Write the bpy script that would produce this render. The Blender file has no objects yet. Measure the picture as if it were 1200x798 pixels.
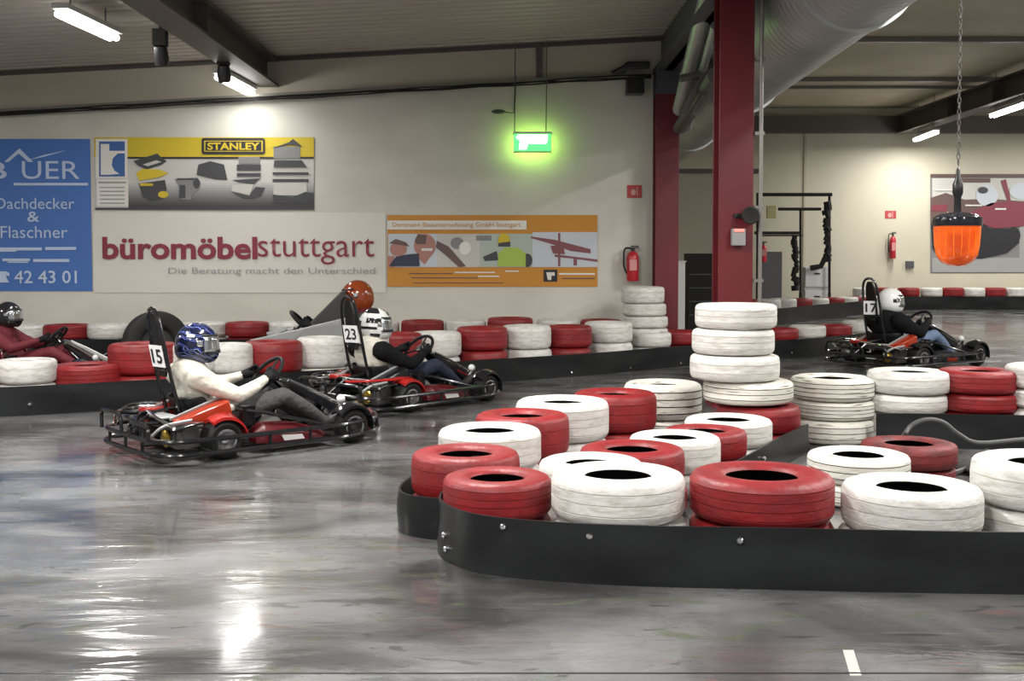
import bpy, bmesh, math, random
from mathutils import Vector, Matrix, Euler
random.seed(7)
PI = math.pi
S = bpy.context.scene
COL = S.collection
# ------------------------------------------------------------------ camera
W_, H_ = 1200, 798
F = 1300.0
CAMZ = 1.45
PITCH = math.radians(2.3)
CY = 300 + F * math.tan(PITCH)
cam_d = bpy.data.cameras.new('camera'); cam = bpy.data.objects.new('camera', cam_d); COL.objects.link(cam)
cam_d.sensor_width = 36; cam_d.lens = F / W_ * 36
cam.location = (0, 0, CAMZ); cam.rotation_euler = (PI / 2 - PITCH, 0, 0)
cam_d.shift_y = -(399 - CY) / W_ * 1.0
cam_d.clip_end = 200
S.camera = cam
FW = Vector((0, math.cos(PITCH), -math.sin(PITCH))); UP = Vector((0, math.sin(PITCH), math.cos(PITCH)))
def ray(px, py): return Vector((1, 0, 0)) * ((px - 600) / F) + UP * ((CY - py) / F) + FW
def at(px, py, Y):
    r = ray(px, py); return Vector((0, 0, CAMZ)) + r * (Y / r.y)
def onz(px, py, z=0.0):
    r = ray(px, py); return Vector((0, 0, CAMZ)) + r * ((z - CAMZ) / r.z)

# ------------------------------------------------------------------ materials
def mat(name, col, rough=0.5, metal=0.0, emit=None, estr=0, noise=None, bump=None, coat=0, spec=None, trans=0, alpha=None):
    """noise=(scale, other colour, lo, hi, stretch)   bump=(scale, strength, stretch)"""
    m = bpy.data.materials.new(name); m.use_nodes = True
    nt = m.node_tree; b = nt.nodes['Principled BSDF']
    b.inputs['Base Color'].default_value = (*col, 1); b.inputs['Roughness'].default_value = rough
    b.inputs['Metallic'].default_value = metal
    if coat: b.inputs['Coat Weight'].default_value = coat; b.inputs['Coat Roughness'].default_value = 0.1
    if spec is not None: b.inputs['Specular IOR Level'].default_value = spec
    if trans: b.inputs['Transmission Weight'].default_value = trans
    if emit: b.inputs['Emission Color'].default_value = (*emit, 1); b.inputs['Emission Strength'].default_value = estr
    if noise or bump:
        tc = nt.nodes.new('ShaderNodeTexCoord')
    if noise:
        sc, c2, lo, hi = noise[:4]; st = noise[4] if len(noise) > 4 else (1, 1, 1)
        mp = nt.nodes.new('ShaderNodeMapping'); mp.inputs['Scale'].default_value = st
        oi = nt.nodes.new('ShaderNodeObjectInfo'); ad = nt.nodes.new('ShaderNodeVectorMath'); ad.operation = 'ADD'
        mu = nt.nodes.new('ShaderNodeMath'); mu.operation = 'MULTIPLY'; mu.inputs[1].default_value = 37.0
        nt.links.new(oi.outputs['Random'], mu.inputs[0])
        nt.links.new(tc.outputs['Object'], ad.inputs[0]); nt.links.new(mu.outputs[0], ad.inputs[1])
        nt.links.new(ad.outputs[0], mp.inputs['Vector'])
        n = nt.nodes.new('ShaderNodeTexNoise'); n.inputs['Scale'].default_value = sc; n.inputs['Detail'].default_value = 5
        nt.links.new(mp.outputs[0], n.inputs['Vector'])
        r = nt.nodes.new('ShaderNodeValToRGB'); r.color_ramp.elements[0].position = lo; r.color_ramp.elements[1].position = hi
        r.color_ramp.elements[0].color = (*c2, 1); r.color_ramp.elements[1].color = (*col, 1)
        nt.links.new(n.outputs['Fac'], r.inputs[0]); nt.links.new(r.outputs[0], b.inputs['Base Color'])
    if bump:
        sc, sg = bump[:2]; st = bump[2] if len(bump) > 2 else (1, 1, 1)
        mp2 = nt.nodes.new('ShaderNodeMapping'); mp2.inputs['Scale'].default_value = st
        nt.links.new(tc.outputs['Object'], mp2.inputs['Vector'])
        n2 = nt.nodes.new('ShaderNodeTexNoise'); n2.inputs['Scale'].default_value = sc; n2.inputs['Detail'].default_value = 3
        nt.links.new(mp2.outputs[0], n2.inputs['Vector'])
        bp = nt.nodes.new('ShaderNodeBump'); bp.inputs['Strength'].default_value = sg; bp.inputs['Distance'].default_value = 0.05
        nt.links.new(n2.outputs['Fac'], bp.inputs['Height']); nt.links.new(bp.outputs[0], b.inputs['Normal'])
    return m
M = {}
M['wall'] = mat('painted_plaster', (0.66, 0.645, 0.57), 0.8, noise=(0.7, (0.56, 0.545, 0.475), 0.3, 0.62, (1, 1, 2.2)), bump=(6, 0.08))
M['wallfar'] = mat('painted_plaster_far', (0.64, 0.61, 0.48), 0.8, noise=(0.4, (0.55, 0.52, 0.41), 0.3, 0.65))
M['fascia'] = mat('beige_fascia', (0.50, 0.46, 0.37), 0.7)
M['deck'] = mat('metal_roof_deck', (0.46, 0.42, 0.36), 0.45, 0.2)
M['ceilfar'] = mat('cream_ceiling', (0.60, 0.54, 0.41), 0.7, noise=(0.6, (0.50, 0.45, 0.34), 0.35, 0.65))
M['beam'] = mat('dark_steel_beam', (0.11, 0.10, 0.09), 0.55, 0.2)
M['beamlight'] = mat('grey_steel', (0.22, 0.21, 0.18), 0.5, 0.3)
M['redsteel'] = mat('red_painted_steel', (0.14, 0.008, 0.013), 0.42, noise=(2, (0.105, 0.006, 0.010), 0.35, 0.7))
M['greycol'] = mat('grey_painted_steel', (0.07, 0.075, 0.085), 0.5)
M['duct'] = mat('galvanised_sheet', (0.50, 0.51, 0.49), 0.42, 0.6, noise=(1.2, (0.38, 0.39, 0.38), 0.3, 0.7))
M['pipe'] = mat('pipe_grey', (0.22, 0.21, 0.19), 0.4, 0.4)
M['black'] = mat('black_plastic', (0.012, 0.012, 0.013), 0.35)
M['blackmatt'] = mat('black_matt', (0.012, 0.012, 0.012), 0.8)
M['rubber'] = mat('bare_rubber', (0.010, 0.010, 0.010), 0.75)
M['strip'] = mat('black_conveyor_belt', (0.008, 0.008, 0.009), 0.32, noise=(1.5, (0.019, 0.020, 0.021), 0.35, 0.7, (1, 1, 3)), bump=(2.2, 0.12), spec=.25)
M['bolt'] = mat('polished_bolt', (0.8, 0.8, 0.8), 0.12, 1.0)
M['white_t'] = mat('white_painted_rubber', (0.66, 0.65, 0.62), 0.45, noise=(3.0, (0.46, 0.44, 0.39), 0.25, 0.55, (1, 1, 3)), bump=(9, 0.15))
M['dirty_t'] = mat('worn_white_painted_rubber', (0.70, 0.68, 0.61), 0.5, noise=(3.0, (0.16, 0.13, 0.09), 0.30, 0.40, (.6, .6, 5)), bump=(9, 0.2))
M['red_t'] = mat('red_painted_rubber', (0.25, 0.009, 0.012), 0.5, noise=(2.5, (0.17, 0.008, 0.010), 0.3, 0.65), bump=(9, 0.12))
M['dred_t'] = mat('dusty_red_painted_rubber', (0.17, 0.018, 0.018), 0.6, noise=(3.5, (0.06, 0.012, 0.012), 0.3, 0.6), bump=(9, 0.15))
M['white_g'] = mat('worn_groove_white', (0.58, 0.56, 0.51), 0.7)
M['red_g'] = mat('worn_groove_red', (0.20, 0.010, 0.013), 0.7)
M['white'] = mat('white_gloss', (0.8, 0.8, 0.8), 0.3)
M['lamp'] = mat('lit_lamp_tube', (1, 1, 1), 0.5, emit=(1.0, 0.98, 0.96), estr=13)
M['steelw'] = mat('white_enamel_steel', (0.55, 0.55, 0.52), 0.4)

def floor_mat():
    m = bpy.data.materials.new('sealed_concrete'); m.use_nodes = True; nt = m.node_tree; b = nt.nodes['Principled BSDF']
    tc = nt.nodes.new('ShaderNodeTexCoord')
    def noise(sc, st, det=5, dist=0.0):
        mp = nt.nodes.new('ShaderNodeMapping'); mp.inputs['Scale'].default_value = st
        nt.links.new(tc.outputs['Object'], mp.inputs['Vector'])
        n = nt.nodes.new('ShaderNodeTexNoise'); n.inputs['Scale'].default_value = sc; n.inputs['Detail'].default_value = det
        n.inputs['Distortion'].default_value = dist
        nt.links.new(mp.outputs[0], n.inputs['Vector']); return n
    n1 = noise(0.9, (0.8, 1.3, 1), 6, 0.8)
    r1 = nt.nodes.new('ShaderNodeValToRGB'); e = r1.color_ramp.elements
    e[0].position = 0.36; e[0].color = (0.042, 0.042, 0.043, 1); e[1].position = 0.62; e[1].color = (0.175, 0.178, 0.180, 1)
    nt.links.new(n1.outputs['Fac'], r1.inputs[0]); prev = r1.outputs[0]
    for (sc, st, lo, hi, colr) in ((1.7, (.7, 1.5, 1), .60, .68, (.085, .10, .045, 1)), (1.3, (.8, 1.7, 3.1), .62, .70, (.17, .095, .085, 1)), (2.6, (.5, 1.6, 5), .60, .66, (.03, .03, .03, 1))):
        nn = noise(sc, st, 6, 1.5); rr = nt.nodes.new('ShaderNodeMapRange'); rr.inputs['From Min'].default_value = lo; rr.inputs['From Max'].default_value = hi; rr.inputs['To Max'].default_value = .6
        nn.inputs['Roughness'].default_value = .6; nn.noise_dimensions = '3D'
        mx = nt.nodes.new('ShaderNodeMix'); mx.data_type = 'RGBA'; mx.inputs['B'].default_value = colr
        nt.links.new(nn.outputs['Fac'], rr.inputs['Value']); nt.links.new(rr.outputs[0], mx.inputs['Factor']); nt.links.new(prev, mx.inputs[6]); mx.inputs[7].default_value = colr; prev = mx.outputs[2]
        nn.inputs['Distortion'].default_value = 1.0 + sc
    nt.links.new(prev, b.inputs['Base Color'])
    n2 = noise(1.4, (0.6, 1.3, 1), 5, 1.2)
    r2 = nt.nodes.new('ShaderNodeMapRange'); r2.inputs['From Min'].default_value = 0.38; r2.inputs['From Max'].default_value = 0.65
    r2.inputs['To Min'].default_value = 0.07; r2.inputs['To Max'].default_value = 0.36
    nt.links.new(n2.outputs['Fac'], r2.inputs['Value']); nt.links.new(r2.outputs[0], b.inputs['Roughness'])
    n3 = noise(3.4, (0.45, 2.0, 1), 4, 0.9)
    bp = nt.nodes.new('ShaderNodeBump'); bp.inputs['Strength'].default_value = 0.30; bp.inputs['Distance'].default_value = 0.03
    nt.links.new(n3.outputs['Fac'], bp.inputs['Height']); nt.links.new(bp.outputs[0], b.inputs['Normal'])
    b.inputs['Specular IOR Level'].default_value = 0.8
    b.inputs['Coat Weight'].default_value = 0.35; b.inputs['Coat Roughness'].default_value = 0.08
    return m
M['floor'] = floor_mat()

# ------------------------------------------------------------------ mesh helpers
class MB:
    def __init__(s): s.bm = bmesh.new()
    def _faces(s, fs, mi):
        for f in fs: f.material_index = mi
    def box(s, lo, hi, mi=0, mx=None, taper=None):
        x0, y0, z0 = lo; x1, y1, z1 = hi
        P = [(x0, y0, z0), (x1, y0, z0), (x1, y1, z0), (x0, y1, z0), (x0, y0, z1), (x1, y0, z1), (x1, y1, z1), (x0, y1, z1)]
        P = [Vector(p) for p in P]
        if mx: P = [mx @ p for p in P]
        return s.hexa(P, mi)
    def hexa(s, P, mi=0):
        v = [s.bm.verts.new(p) for p in P]
        fs = [s.bm.faces.new([v[i] for i in q]) for q in ((0, 3, 2, 1), (4, 5, 6, 7), (0, 1, 5, 4), (1, 2, 6, 5), (2, 3, 7, 6), (3, 0, 4, 7))]
        s._faces(fs, mi); return fs
    def tube(s, pts, r, n=8, closed=False, mi=0, rs=None):
        pts = [Vector(p) for p in pts]; N = len(pts); rings = []
        up = Vector((0, 0, 1)); prev = None
        for i, p in enumerate(pts):
            a = pts[(i - 1) % N] if (closed or i > 0) else p; c = pts[(i + 1) % N] if (closed or i < N - 1) else p
            t = (c - a).normalized()
            if prev is None:
                u = t.cross(up)
                if u.length < 1e-3: u = t.cross(Vector((0, 1, 0)))
                u.normalize()
            else:
                u = prev - t * prev.dot(t)
                if u.length < 1e-6: u = t.cross(up)
                u.normalize()
            prev = u; w = t.cross(u)
            rr = rs[i] if rs else r
            rings.append([s.bm.verts.new(p + (u * math.cos(2 * PI * k / n) + w * math.sin(2 * PI * k / n)) * rr) for k in range(n)])
        fs = []
        for i in range(N if closed else N - 1):
            A = rings[i]; B = rings[(i + 1) % N]
            for k in range(n): fs.append(s.bm.faces.new([A[k], A[(k + 1) % n], B[(k + 1) % n], B[k]]))
        if not closed:
            fs.append(s.bm.faces.new(rings[0][::-1])); fs.append(s.bm.faces.new(rings[-1]))
        s._faces(fs, mi); return fs
    def cyl(s, p0, p1, r, r1=None, n=16, mi=0): return s.tube([p0, p1], r, n, False, mi, [r, r if r1 is None else r1])
    def lathe(s, prof, mx=None, n=32, mi=0, closed=False, mis=None):
        """prof: list of (radius, z); closed joins last to first"""
        mx = mx or Matrix.Identity(4); rings = []
        for (r, z) in prof:
            if r < 1e-6: rings.append([s.bm.verts.new(mx @ Vector((0, 0, z)))])
            else: rings.append([s.bm.verts.new(mx @ Vector((r * math.cos(2 * PI * k / n), r * math.sin(2 * PI * k / n), z))) for k in range(n)])
        m = len(rings)
        for i in range(m if closed else m - 1):
            A = rings[i]; B = rings[(i + 1) % m]; q = mis[i] if mis else mi
            for k in range(n):
                if len(A) == 1 and len(B) == 1: continue
                if len(A) == 1: f = s.bm.faces.new([A[0], B[(k + 1) % n], B[k]])
                elif len(B) == 1: f = s.bm.faces.new([A[k], A[(k + 1) % n], B[0]])
                else: f = s.bm.faces.new([A[k], A[(k + 1) % n], B[(k + 1) % n], B[k]])
                f.material_index = q
    def loft(s, secs, mi=0, closed=True, caps=True):
        R = [[s.bm.verts.new(Vector(p)) for p in sec] for sec in secs]; n = len(R[0])
        for A, B in zip(R, R[1:]):
            for k in range(n if closed else n - 1):
                s.bm.faces.new([A[k], A[(k + 1) % n], B[(k + 1) % n], B[k]]).material_index = mi
        if caps and closed:
            s.bm.faces.new(R[0][::-1]).material_index = mi; s.bm.faces.new(R[-1]).material_index = mi
    def prism(s, poly, off, mi=0):
        off = Vector(off); A = [s.bm.verts.new(Vector(p)) for p in poly]; B = [s.bm.verts.new(Vector(p) + off) for p in poly]; n = len(A)
        fs = [s.bm.faces.new(A), s.bm.faces.new(B[::-1])]
        for k in range(n): fs.append(s.bm.faces.new([A[k], B[k], B[(k + 1) % n], A[(k + 1) % n]]))
        s._faces(fs, mi)
    def sphere(s, c, r, mi=0, n=16, sc=(1, 1, 1)):
        mx = Matrix.Translation(Vector(c)) @ Matrix.Diagonal((r * sc[0], r * sc[1], r * sc[2], 1))
        m = 8
        s.lathe([(math.sin(PI * i / m), math.cos(PI * i / m)) if 0 < i < m else (0, math.cos(PI * i / m)) for i in range(m + 1)], mx, n, mi)
    def build(s, name, mats, parent=None, smooth=True, bevel=0, angle=35, solid=0, sub=0, rim=True):
        bmesh.ops.recalc_face_normals(s.bm, faces=s.bm.faces)
        me = bpy.data.meshes.new(name); s.bm.to_mesh(me); s.bm.free()
        for m in (mats if isinstance(mats, (list, tuple)) else [mats]): me.materials.append(m)
        if smooth:
            for p in me.polygons: p.use_smooth = True
            me.set_sharp_from_angle(angle=math.radians(angle))
        o = bpy.data.objects.new(name, me); COL.objects.link(o)
        if parent: o.parent = parent
        if solid: md = o.modifiers.new('solid', 'SOLIDIFY'); md.thickness = solid; md.offset = 0; md.use_rim = rim
        if bevel:
            md = o.modifiers.new('bevel', 'BEVEL'); md.width = bevel; md.segments = 2; md.limit_method = 'ANGLE'; md.angle_limit = math.radians(40)
        if sub: md = o.modifiers.new('sub', 'SUBSURF'); md.levels = sub; md.render_levels = sub
        return o
def tag(o, label, cat, group=None, kind=None):
    if label: o['label'] = label
    if cat: o['category'] = cat
    if group: o['group'] = group
    if kind: o['kind'] = kind
    return o
def thing(name, label, cat, loc=(0, 0, 0), rz=0, group=None, sc=1):
    o = bpy.data.objects.new(name, None); COL.objects.link(o); o.empty_display_size = .1
    o.location = loc; o.rotation_euler = (0, 0, rz); o.scale = (sc, sc, sc)
    return tag(o, label, cat, group)
def struct(o): o['kind'] = 'structure'; return o
def rnd(pts, r, n=5, closed=False):
    """round the corners of a polyline"""
    pts = [Vector(p) for p in pts]; out = []; N = len(pts)
    for i, p in enumerate(pts):
        if not closed and i in (0, N - 1): out.append(p); continue
        a = pts[i - 1]; c = pts[(i + 1) % N]
        da = (a - p); dc = (c - p); ra = min(r, da.length * .48); rc = min(r, dc.length * .48)
        A = p + da.normalized() * ra; C = p + dc.normalized() * rc
        for k in range(n + 1):
            t = k / n; out.append(A * (1 - t) ** 2 + p * 2 * t * (1 - t) + C * t * t)
    return out
def catmull(pts, n=8):
    P = [Vector(p) for p in pts]; P = [P[0] * 2 - P[1]] + P + [P[-1] * 2 - P[-2]]; out = []
    for i in range(1, len(P) - 2):
        for k in range(n):
            t = k / n; a, b, c, d = P[i - 1], P[i], P[i + 1], P[i + 2]
            out.append(0.5 * ((2 * b) + (c - a) * t + (2 * a - 5 * b + 4 * c - d) * t * t + (3 * b - a - 3 * c + d) * t ** 3))
    out.append(P[-2]); return out
WALLM = Matrix(((1, 0, 0, 0), (0, 0, -1, 0), (0, 1, 0, 0), (0, 0, 0, 1)))  # text plane -> facing -Y
def text_mesh(txt, material, name, parent, box, place, bold=0.0, shear=0.0, depth=0.002):
    """box=(w,h) to fill; place(u,v,d)->Vector maps box coordinates to space"""
    cu = bpy.data.curves.new('t', 'FONT'); cu.body = txt; cu.size = 1; cu.offset = bold; cu.shear = shear; cu.resolution_u = 3
    o = bpy.data.objects.new('t', cu); COL.objects.link(o)
    dg = bpy.context.evaluated_depsgraph_get(); dg.update()
    me = bpy.data.meshes.new_from_object(o.evaluated_get(dg)); COL.objects.unlink(o); bpy.data.objects.remove(o)
    xs = [v.co.x for v in me.vertices]; ys = [v.co.y for v in me.vertices]
    x0, x1, y0, y1 = min(xs), max(xs), min(ys), max(ys)
    w, h = box
    for v in me.vertices:
        u = (v.co.x - x0) / (x1 - x0) * w; q = (v.co.y - y0) / (y1 - y0) * h
        v.co = place(u, q, depth)
    me.materials.clear(); me.materials.append(material); me.name = name
    ob = bpy.data.objects.new(name, me); COL.objects.link(ob)
    if parent: ob.parent = parent
    return ob
def wall_text(txt, x0, y0, x1, y1, Y, material, parent, name='lettering', bold=0.0, shear=0.0, off=0.02):
    a = at(x0, y1, Y); b = at(x1, y0, Y)
    return text_mesh(txt, material, name, parent, (b.x - a.x, b.z - a.z), lambda u, v, d: Vector((a.x + u, Y - off, a.z + v)), bold, shear)
def wall_poly(mb, pts, Y, off, mi=0, th=0.004):
    mb.prism([Vector((at(x, y, Y).x, Y - off, at(x, y, Y).z)) for x, y in pts], (0, th, 0), mi)
def wall_rect(mb, x0, y0, x1, y1, Y, off, mi=0, th=0.004): wall_poly(mb, [(x0, y0), (x1, y0), (x1, y1), (x0, y1)], Y, off, mi, th)
def ell(cx, cy, rx, ry, n=14): return [(cx + rx * math.cos(2 * PI * k / n), cy + ry * math.sin(2 * PI * k / n)) for k in range(n)]

YW = 15.6; YF = 31.0
XC = 2.18
# ------------------------------------------------------------------ room shell
def shell():
    b = MB(); b.box((-14, -6, -0.1), (24, 33, 0)); struct(b.build('floor', M['floor'], smooth=False))
    b = MB(); zl = at(0, 85, YW).z; zr = at(760, 45, YW).z
    xl = at(0, 85, YW).x; xr = at(760, 45, YW).x; k = (zr - zl) / (xr - xl)
    global ceil_z
    ceil_z = lambda x: zl + (x - xl) * k
    # corrugated deck: trapezoid profile along Y, ribs run along X
    prof = []; y = -6.0; P = 0.225
    while y < YW + 0.1:
        prof += [(y, 0), (y + P * .42, 0), (y + P * .5, .05), (y + P * .92, .05)]; y += P
    R = []
    for x in (-14, XC + .05):
        R.append([b.bm.verts.new((x, yy, ceil_z(x) + dz)) for yy, dz in prof])
    for i in range(len(prof) - 1): b.bm.faces.new([R[0][i], R[0][i + 1], R[1][i + 1], R[1][i]])
    struct(b.build('ceiling', M['deck'], smooth=False))
    # main wall behind the banners
    b = MB(); x0, x1 = -14, XC + .02
    b.prism([(x0, YW, 0), (x1, YW, 0), (x1, YW, ceil_z(x1) + .1), (x0, YW, ceil_z(x0) + .1)], (0, .3, 0))
    struct(b.build('wall_back', M['wall'], smooth=False))
    # fascia band over the wall
    b = MB(); za = at(0, 132, YW).z; zb = at(760, 88, YW).z; kk = (zb - za) / (xr - xl)
    f = lambda x: za + (x - xl) * kk
    b.prism([(x0, YW - .02, f(x0)), (x1, YW - .02, f(x1)), (x1, YW - .02, ceil_z(x1) - .03), (x0, YW - .02, ceil_z(x0) - .03)], (0, .02, 0))
    struct(b.build('trim_1', M['fascia'], smooth=False))
    b = MB(); b.prism([(x0, YW - .06, ceil_z(x0) - .05), (x1, YW - .06, ceil_z(x1) - .05), (x1, YW - .06, ceil_z(x1)), (x0, YW - .06, ceil_z(x0))], (0, .06, 0))
    struct(b.build('trim_2', M['beam'], smooth=False))
    # cable conduit running along the wall
    t = thing('cable_tray', 'thin dark cable tray with loose cables along the wall above the banners', 'cable tray')
    xt = x1; x1 = 1.93
    b = MB(); b.prism([(x0 + .05, YW - .125, f(x0)), (x1, YW - .125, f(x1)), (x1, YW - .125, f(x1) + .035), (x0 + .05, YW - .125, f(x0) + .035)], (0, .10, 0))
    b.build('tray', M['beamlight'], t, smooth=False)
    b = MB(); random.seed(3)
    for q in range(3):
        b.tube([(x0 + .05 + (x1 - x0 - .05) * i / 40, YW - .14, f(x0 + (x1 - x0) * i / 40) - .004 - .02 * q - random.random() * .02) for i in range(41)], .011, 6)
    b.build('cable', M['blackmatt'], t); x1 = xt
    b = MB()
    for q in range(7):
        b.tube([(at(716 + q * 2, 80, YW).x, YW - .12, f(1.6) + .02), (at(728 + q, 72, YW).x, YW - .15, f(1.6) + .09 + .01 * q), (at(760, 70, YW).x, YW - .13, f(1.6) + .12 + .006 * q)], .03, 6)
    b.build('cable_bundle', M['black'], t)
    b = MB()
    p = at(632, 70, YW); b.box((p.x - .045, YW - .07, f(p.x)), (p.x + .045, YW - .02, ceil_z(p.x) - .02))
    o = b.build('steel_post', M['beam'], None, smooth=False); tag(o, 'short dark steel post on the beige band above the exit sign', 'post')
    # far wall of the right hall, its ceiling and end beam
    b = MB(); b.box((-2, YF, 0), (24, YF + .3, 6.2)); struct(b.build('wall_far', M['wallfar'], smooth=False))
    zc = 5.55
    b = MB(); b.box((XC, -6, zc), (24, YF + .3, zc + .1)); struct(b.build('ceiling', M['ceilfar'], smooth=False))
    b = MB(); b.box((XC + .1, YF - .35, 4.85), (24, YF, 5.3)); struct(b.build('trim_3', M['beam'], smooth=False))
    b = MB(); b.box((XC - .1, -6, 3.98), (XC + .02, YW + .1, 5.6)); b.box((XC - .22, -6, 3.98), (XC + .14, YW + .1, 4.04)); struct(b.build('trim_4', M['greycol'], smooth=False))
    b = MB(); b.box((XC + .02, YW, 0), (XC + .14, YF, 6)); struct(b.build('wall_return', M['wallfar'], smooth=False))
    b = MB(); b.box((24, -6, 0), (24.2, YF + .3, 6.2)); struct(b.build('wall_right', M['wallfar'], smooth=False))
    b = MB(); b.box((-14.2, -6, 0), (-14, YW + .3, 6.2)); struct(b.build('wall_left', M['wall'], smooth=False))
    # bulkhead seen between the two red columns
    b = MB(); b.box((XC + .14, 24.0, 0), (5.2, 24.15, at(815, 203, 24).z)); struct(b.build('wall_partition', M['fascia'], smooth=False))
    b = MB(); b.box((XC + .14, 23.9, at(815, 203, 24).z), (5.3, 24.2, at(815, 203, 24).z + .09)); struct(b.build('trim_5', M['beam'], smooth=False))
    for i, (yy, hh) in enumerate(((20.9, .10), (25.6, .10), (26.9, .07))):
        b = MB(); b.box((XC + .15, yy, zc - hh), (23.9, yy + .12, zc - .003)); o = b.build('purlin', M['pipe'], None, smooth=False)
        tag(o, ['nearest thin purlin crossing the cream ceiling above the far hall', 'middle thin purlin crossing the cream ceiling of the far hall', 'farthest thin purlin crossing the cream ceiling, close to the end beam'][i], 'purlin', 'ceiling purlins in the far hall')
    b = MB()
    for x in (943,):
        p = at(x, 200, YF); b.box((p.x - .03, YF - .03, 0), (p.x + .03, YF, 4.85))
    struct(b.build('trim_6', M['ceilfar'], smooth=False))
    # steel beams under the roof
    def ibeam(name, label, x, y0, y1, zb, hgt, wid, m):
        b = MB(); b.box((x - wid / 2, y0, zb), (x + wid / 2, y1, zb + .03)); b.box((x - wid / 2, y0, zb + hgt - .03), (x + wid / 2, y1, zb + hgt)); b.box((x - .02, y0, zb + .03), (x + .02, y1, zb + hgt - .03))
        for k in range(int((y1 - y0) / 2.5)): b.box((x - wid / 2 + .01, y0 + k * 2.5 + 1, zb + .03), (x + wid / 2 - .01, y0 + k * 2.5 + 1.015, zb + hgt - .03))
        tag(b.build(name, m, None, smooth=False), label, 'roof beam')
    xb = -3.43
    ibeam('roof_beam', 'dark steel roof beam under the corrugated roof, left of the exit sign', xb, -4, YW - .02, ceil_z(xb) - .40, .38, .36, M['beam'])
    ibeam('roof_beam', 'dark steel roof beam under the cream ceiling at the right', 10.75, 6, YF - .36, 4.8, .5, .45, M['beam'])
shell()

# ------------------------------------------------------------------ columns, duct, pipes
def column(x, y, w, h, zred, name_label):
    t = thing('steel_column', name_label, 'column', (x, y, 0))
    def H(b, z0, z1):
        b.box((-w / 2, -w / 2, z0), (w / 2, -w / 2 + .02, z1)); b.box((-w / 2, w / 2 - .02, z0), (w / 2, w / 2, z1)); b.box((-.012, -w / 2 + .02, z0), (.012, w / 2 - .02, z1))
    b = MB(); H(b, 0.02, zred); b.build('shaft', M['redsteel'], t, smooth=False, bevel=.004)
    if zred < h:
        b = MB(); H(b, zred, h); b.build('upper_shaft', M['greycol'], t, smooth=False)['label'] = 'grey top of the column'  # upper stretch of the shaft coloured grey instead of red
    b = MB(); b.box((-w / 2 - .05, -w / 2 - .05, 0), (w / 2 + .05, w / 2 + .05, .02)); b.build('base_plate', M['redsteel'], t, smooth=False)
    return t
x1 = at(781, 300, 15.3).x; x2 = at(858, 300, 10.8).x
column(x1, 15.42, .32, 3.98, at(781, 108, 15.1).z, 'red steel column at the end of the banner wall, grey towards its top, farther of the two')
column(x2, 10.8, .33, 3.98, 3.98, 'nearer thick red steel column behind the tall stack of white tyres')
b = MB()
b.tube([(x2 + .225, 10.60, .02), (x2 + .225, 10.60, 3.98)], .02, 10)
for z in (.6, 1.2, 1.9, 2.6, 3.3): b.box((x2 + .168, 10.59, z), (x2 + .26, 10.65, z + .03))
tag(b.build('conduit_pipe', M['pipe'], None), 'thin grey conduit pipe clamped along the right edge of the nearer red column', 'pipe')
def colbox():
    t = thing('call_box', 'small grey box with a red light fixed on the nearer red column', 'box')
    p = at(864, 288, 10.6); y = 10.62
    a = at(856, 288, y); c = at(872, 268, y)
    b = MB(); b.box((a.x, y - .08, a.z), (c.x, y, c.z)); b.build('housing', mat('grey_box', (.28, .28, .28), .5), t, smooth=False, bevel=.01)
    b = MB(); b.box((a.x + .02, y - .095, c.z - .03), (c.x - .02, y - .08, c.z - .005)); b.build('indicator_light', mat('red_light', (.8, .1, .08), .3, emit=(1, .25, .2), estr=1.2), t, smooth=False)
    s = thing('loudspeaker', 'round black loudspeaker clipped on the right side of the nearer red column', 'speaker')
    b = MB(); q = at(876, 253, y); b.lathe([(0, 0), (.05, 0), (.08, .10), (.085, .14), (.075, .15), (0, .13)], Matrix.Translation((q.x, y - .01, q.z)) @ Matrix.Rotation(PI / 2, 4, 'X'), 20)
    b.build('horn', M['blackmatt'], s)
    b = MB(); b.box((q.x - .13, y - .012, q.z - .02), (q.x - .04, y + .01, q.z + .02)); b.build('bracket', M['black'], s)
colbox()
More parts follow.
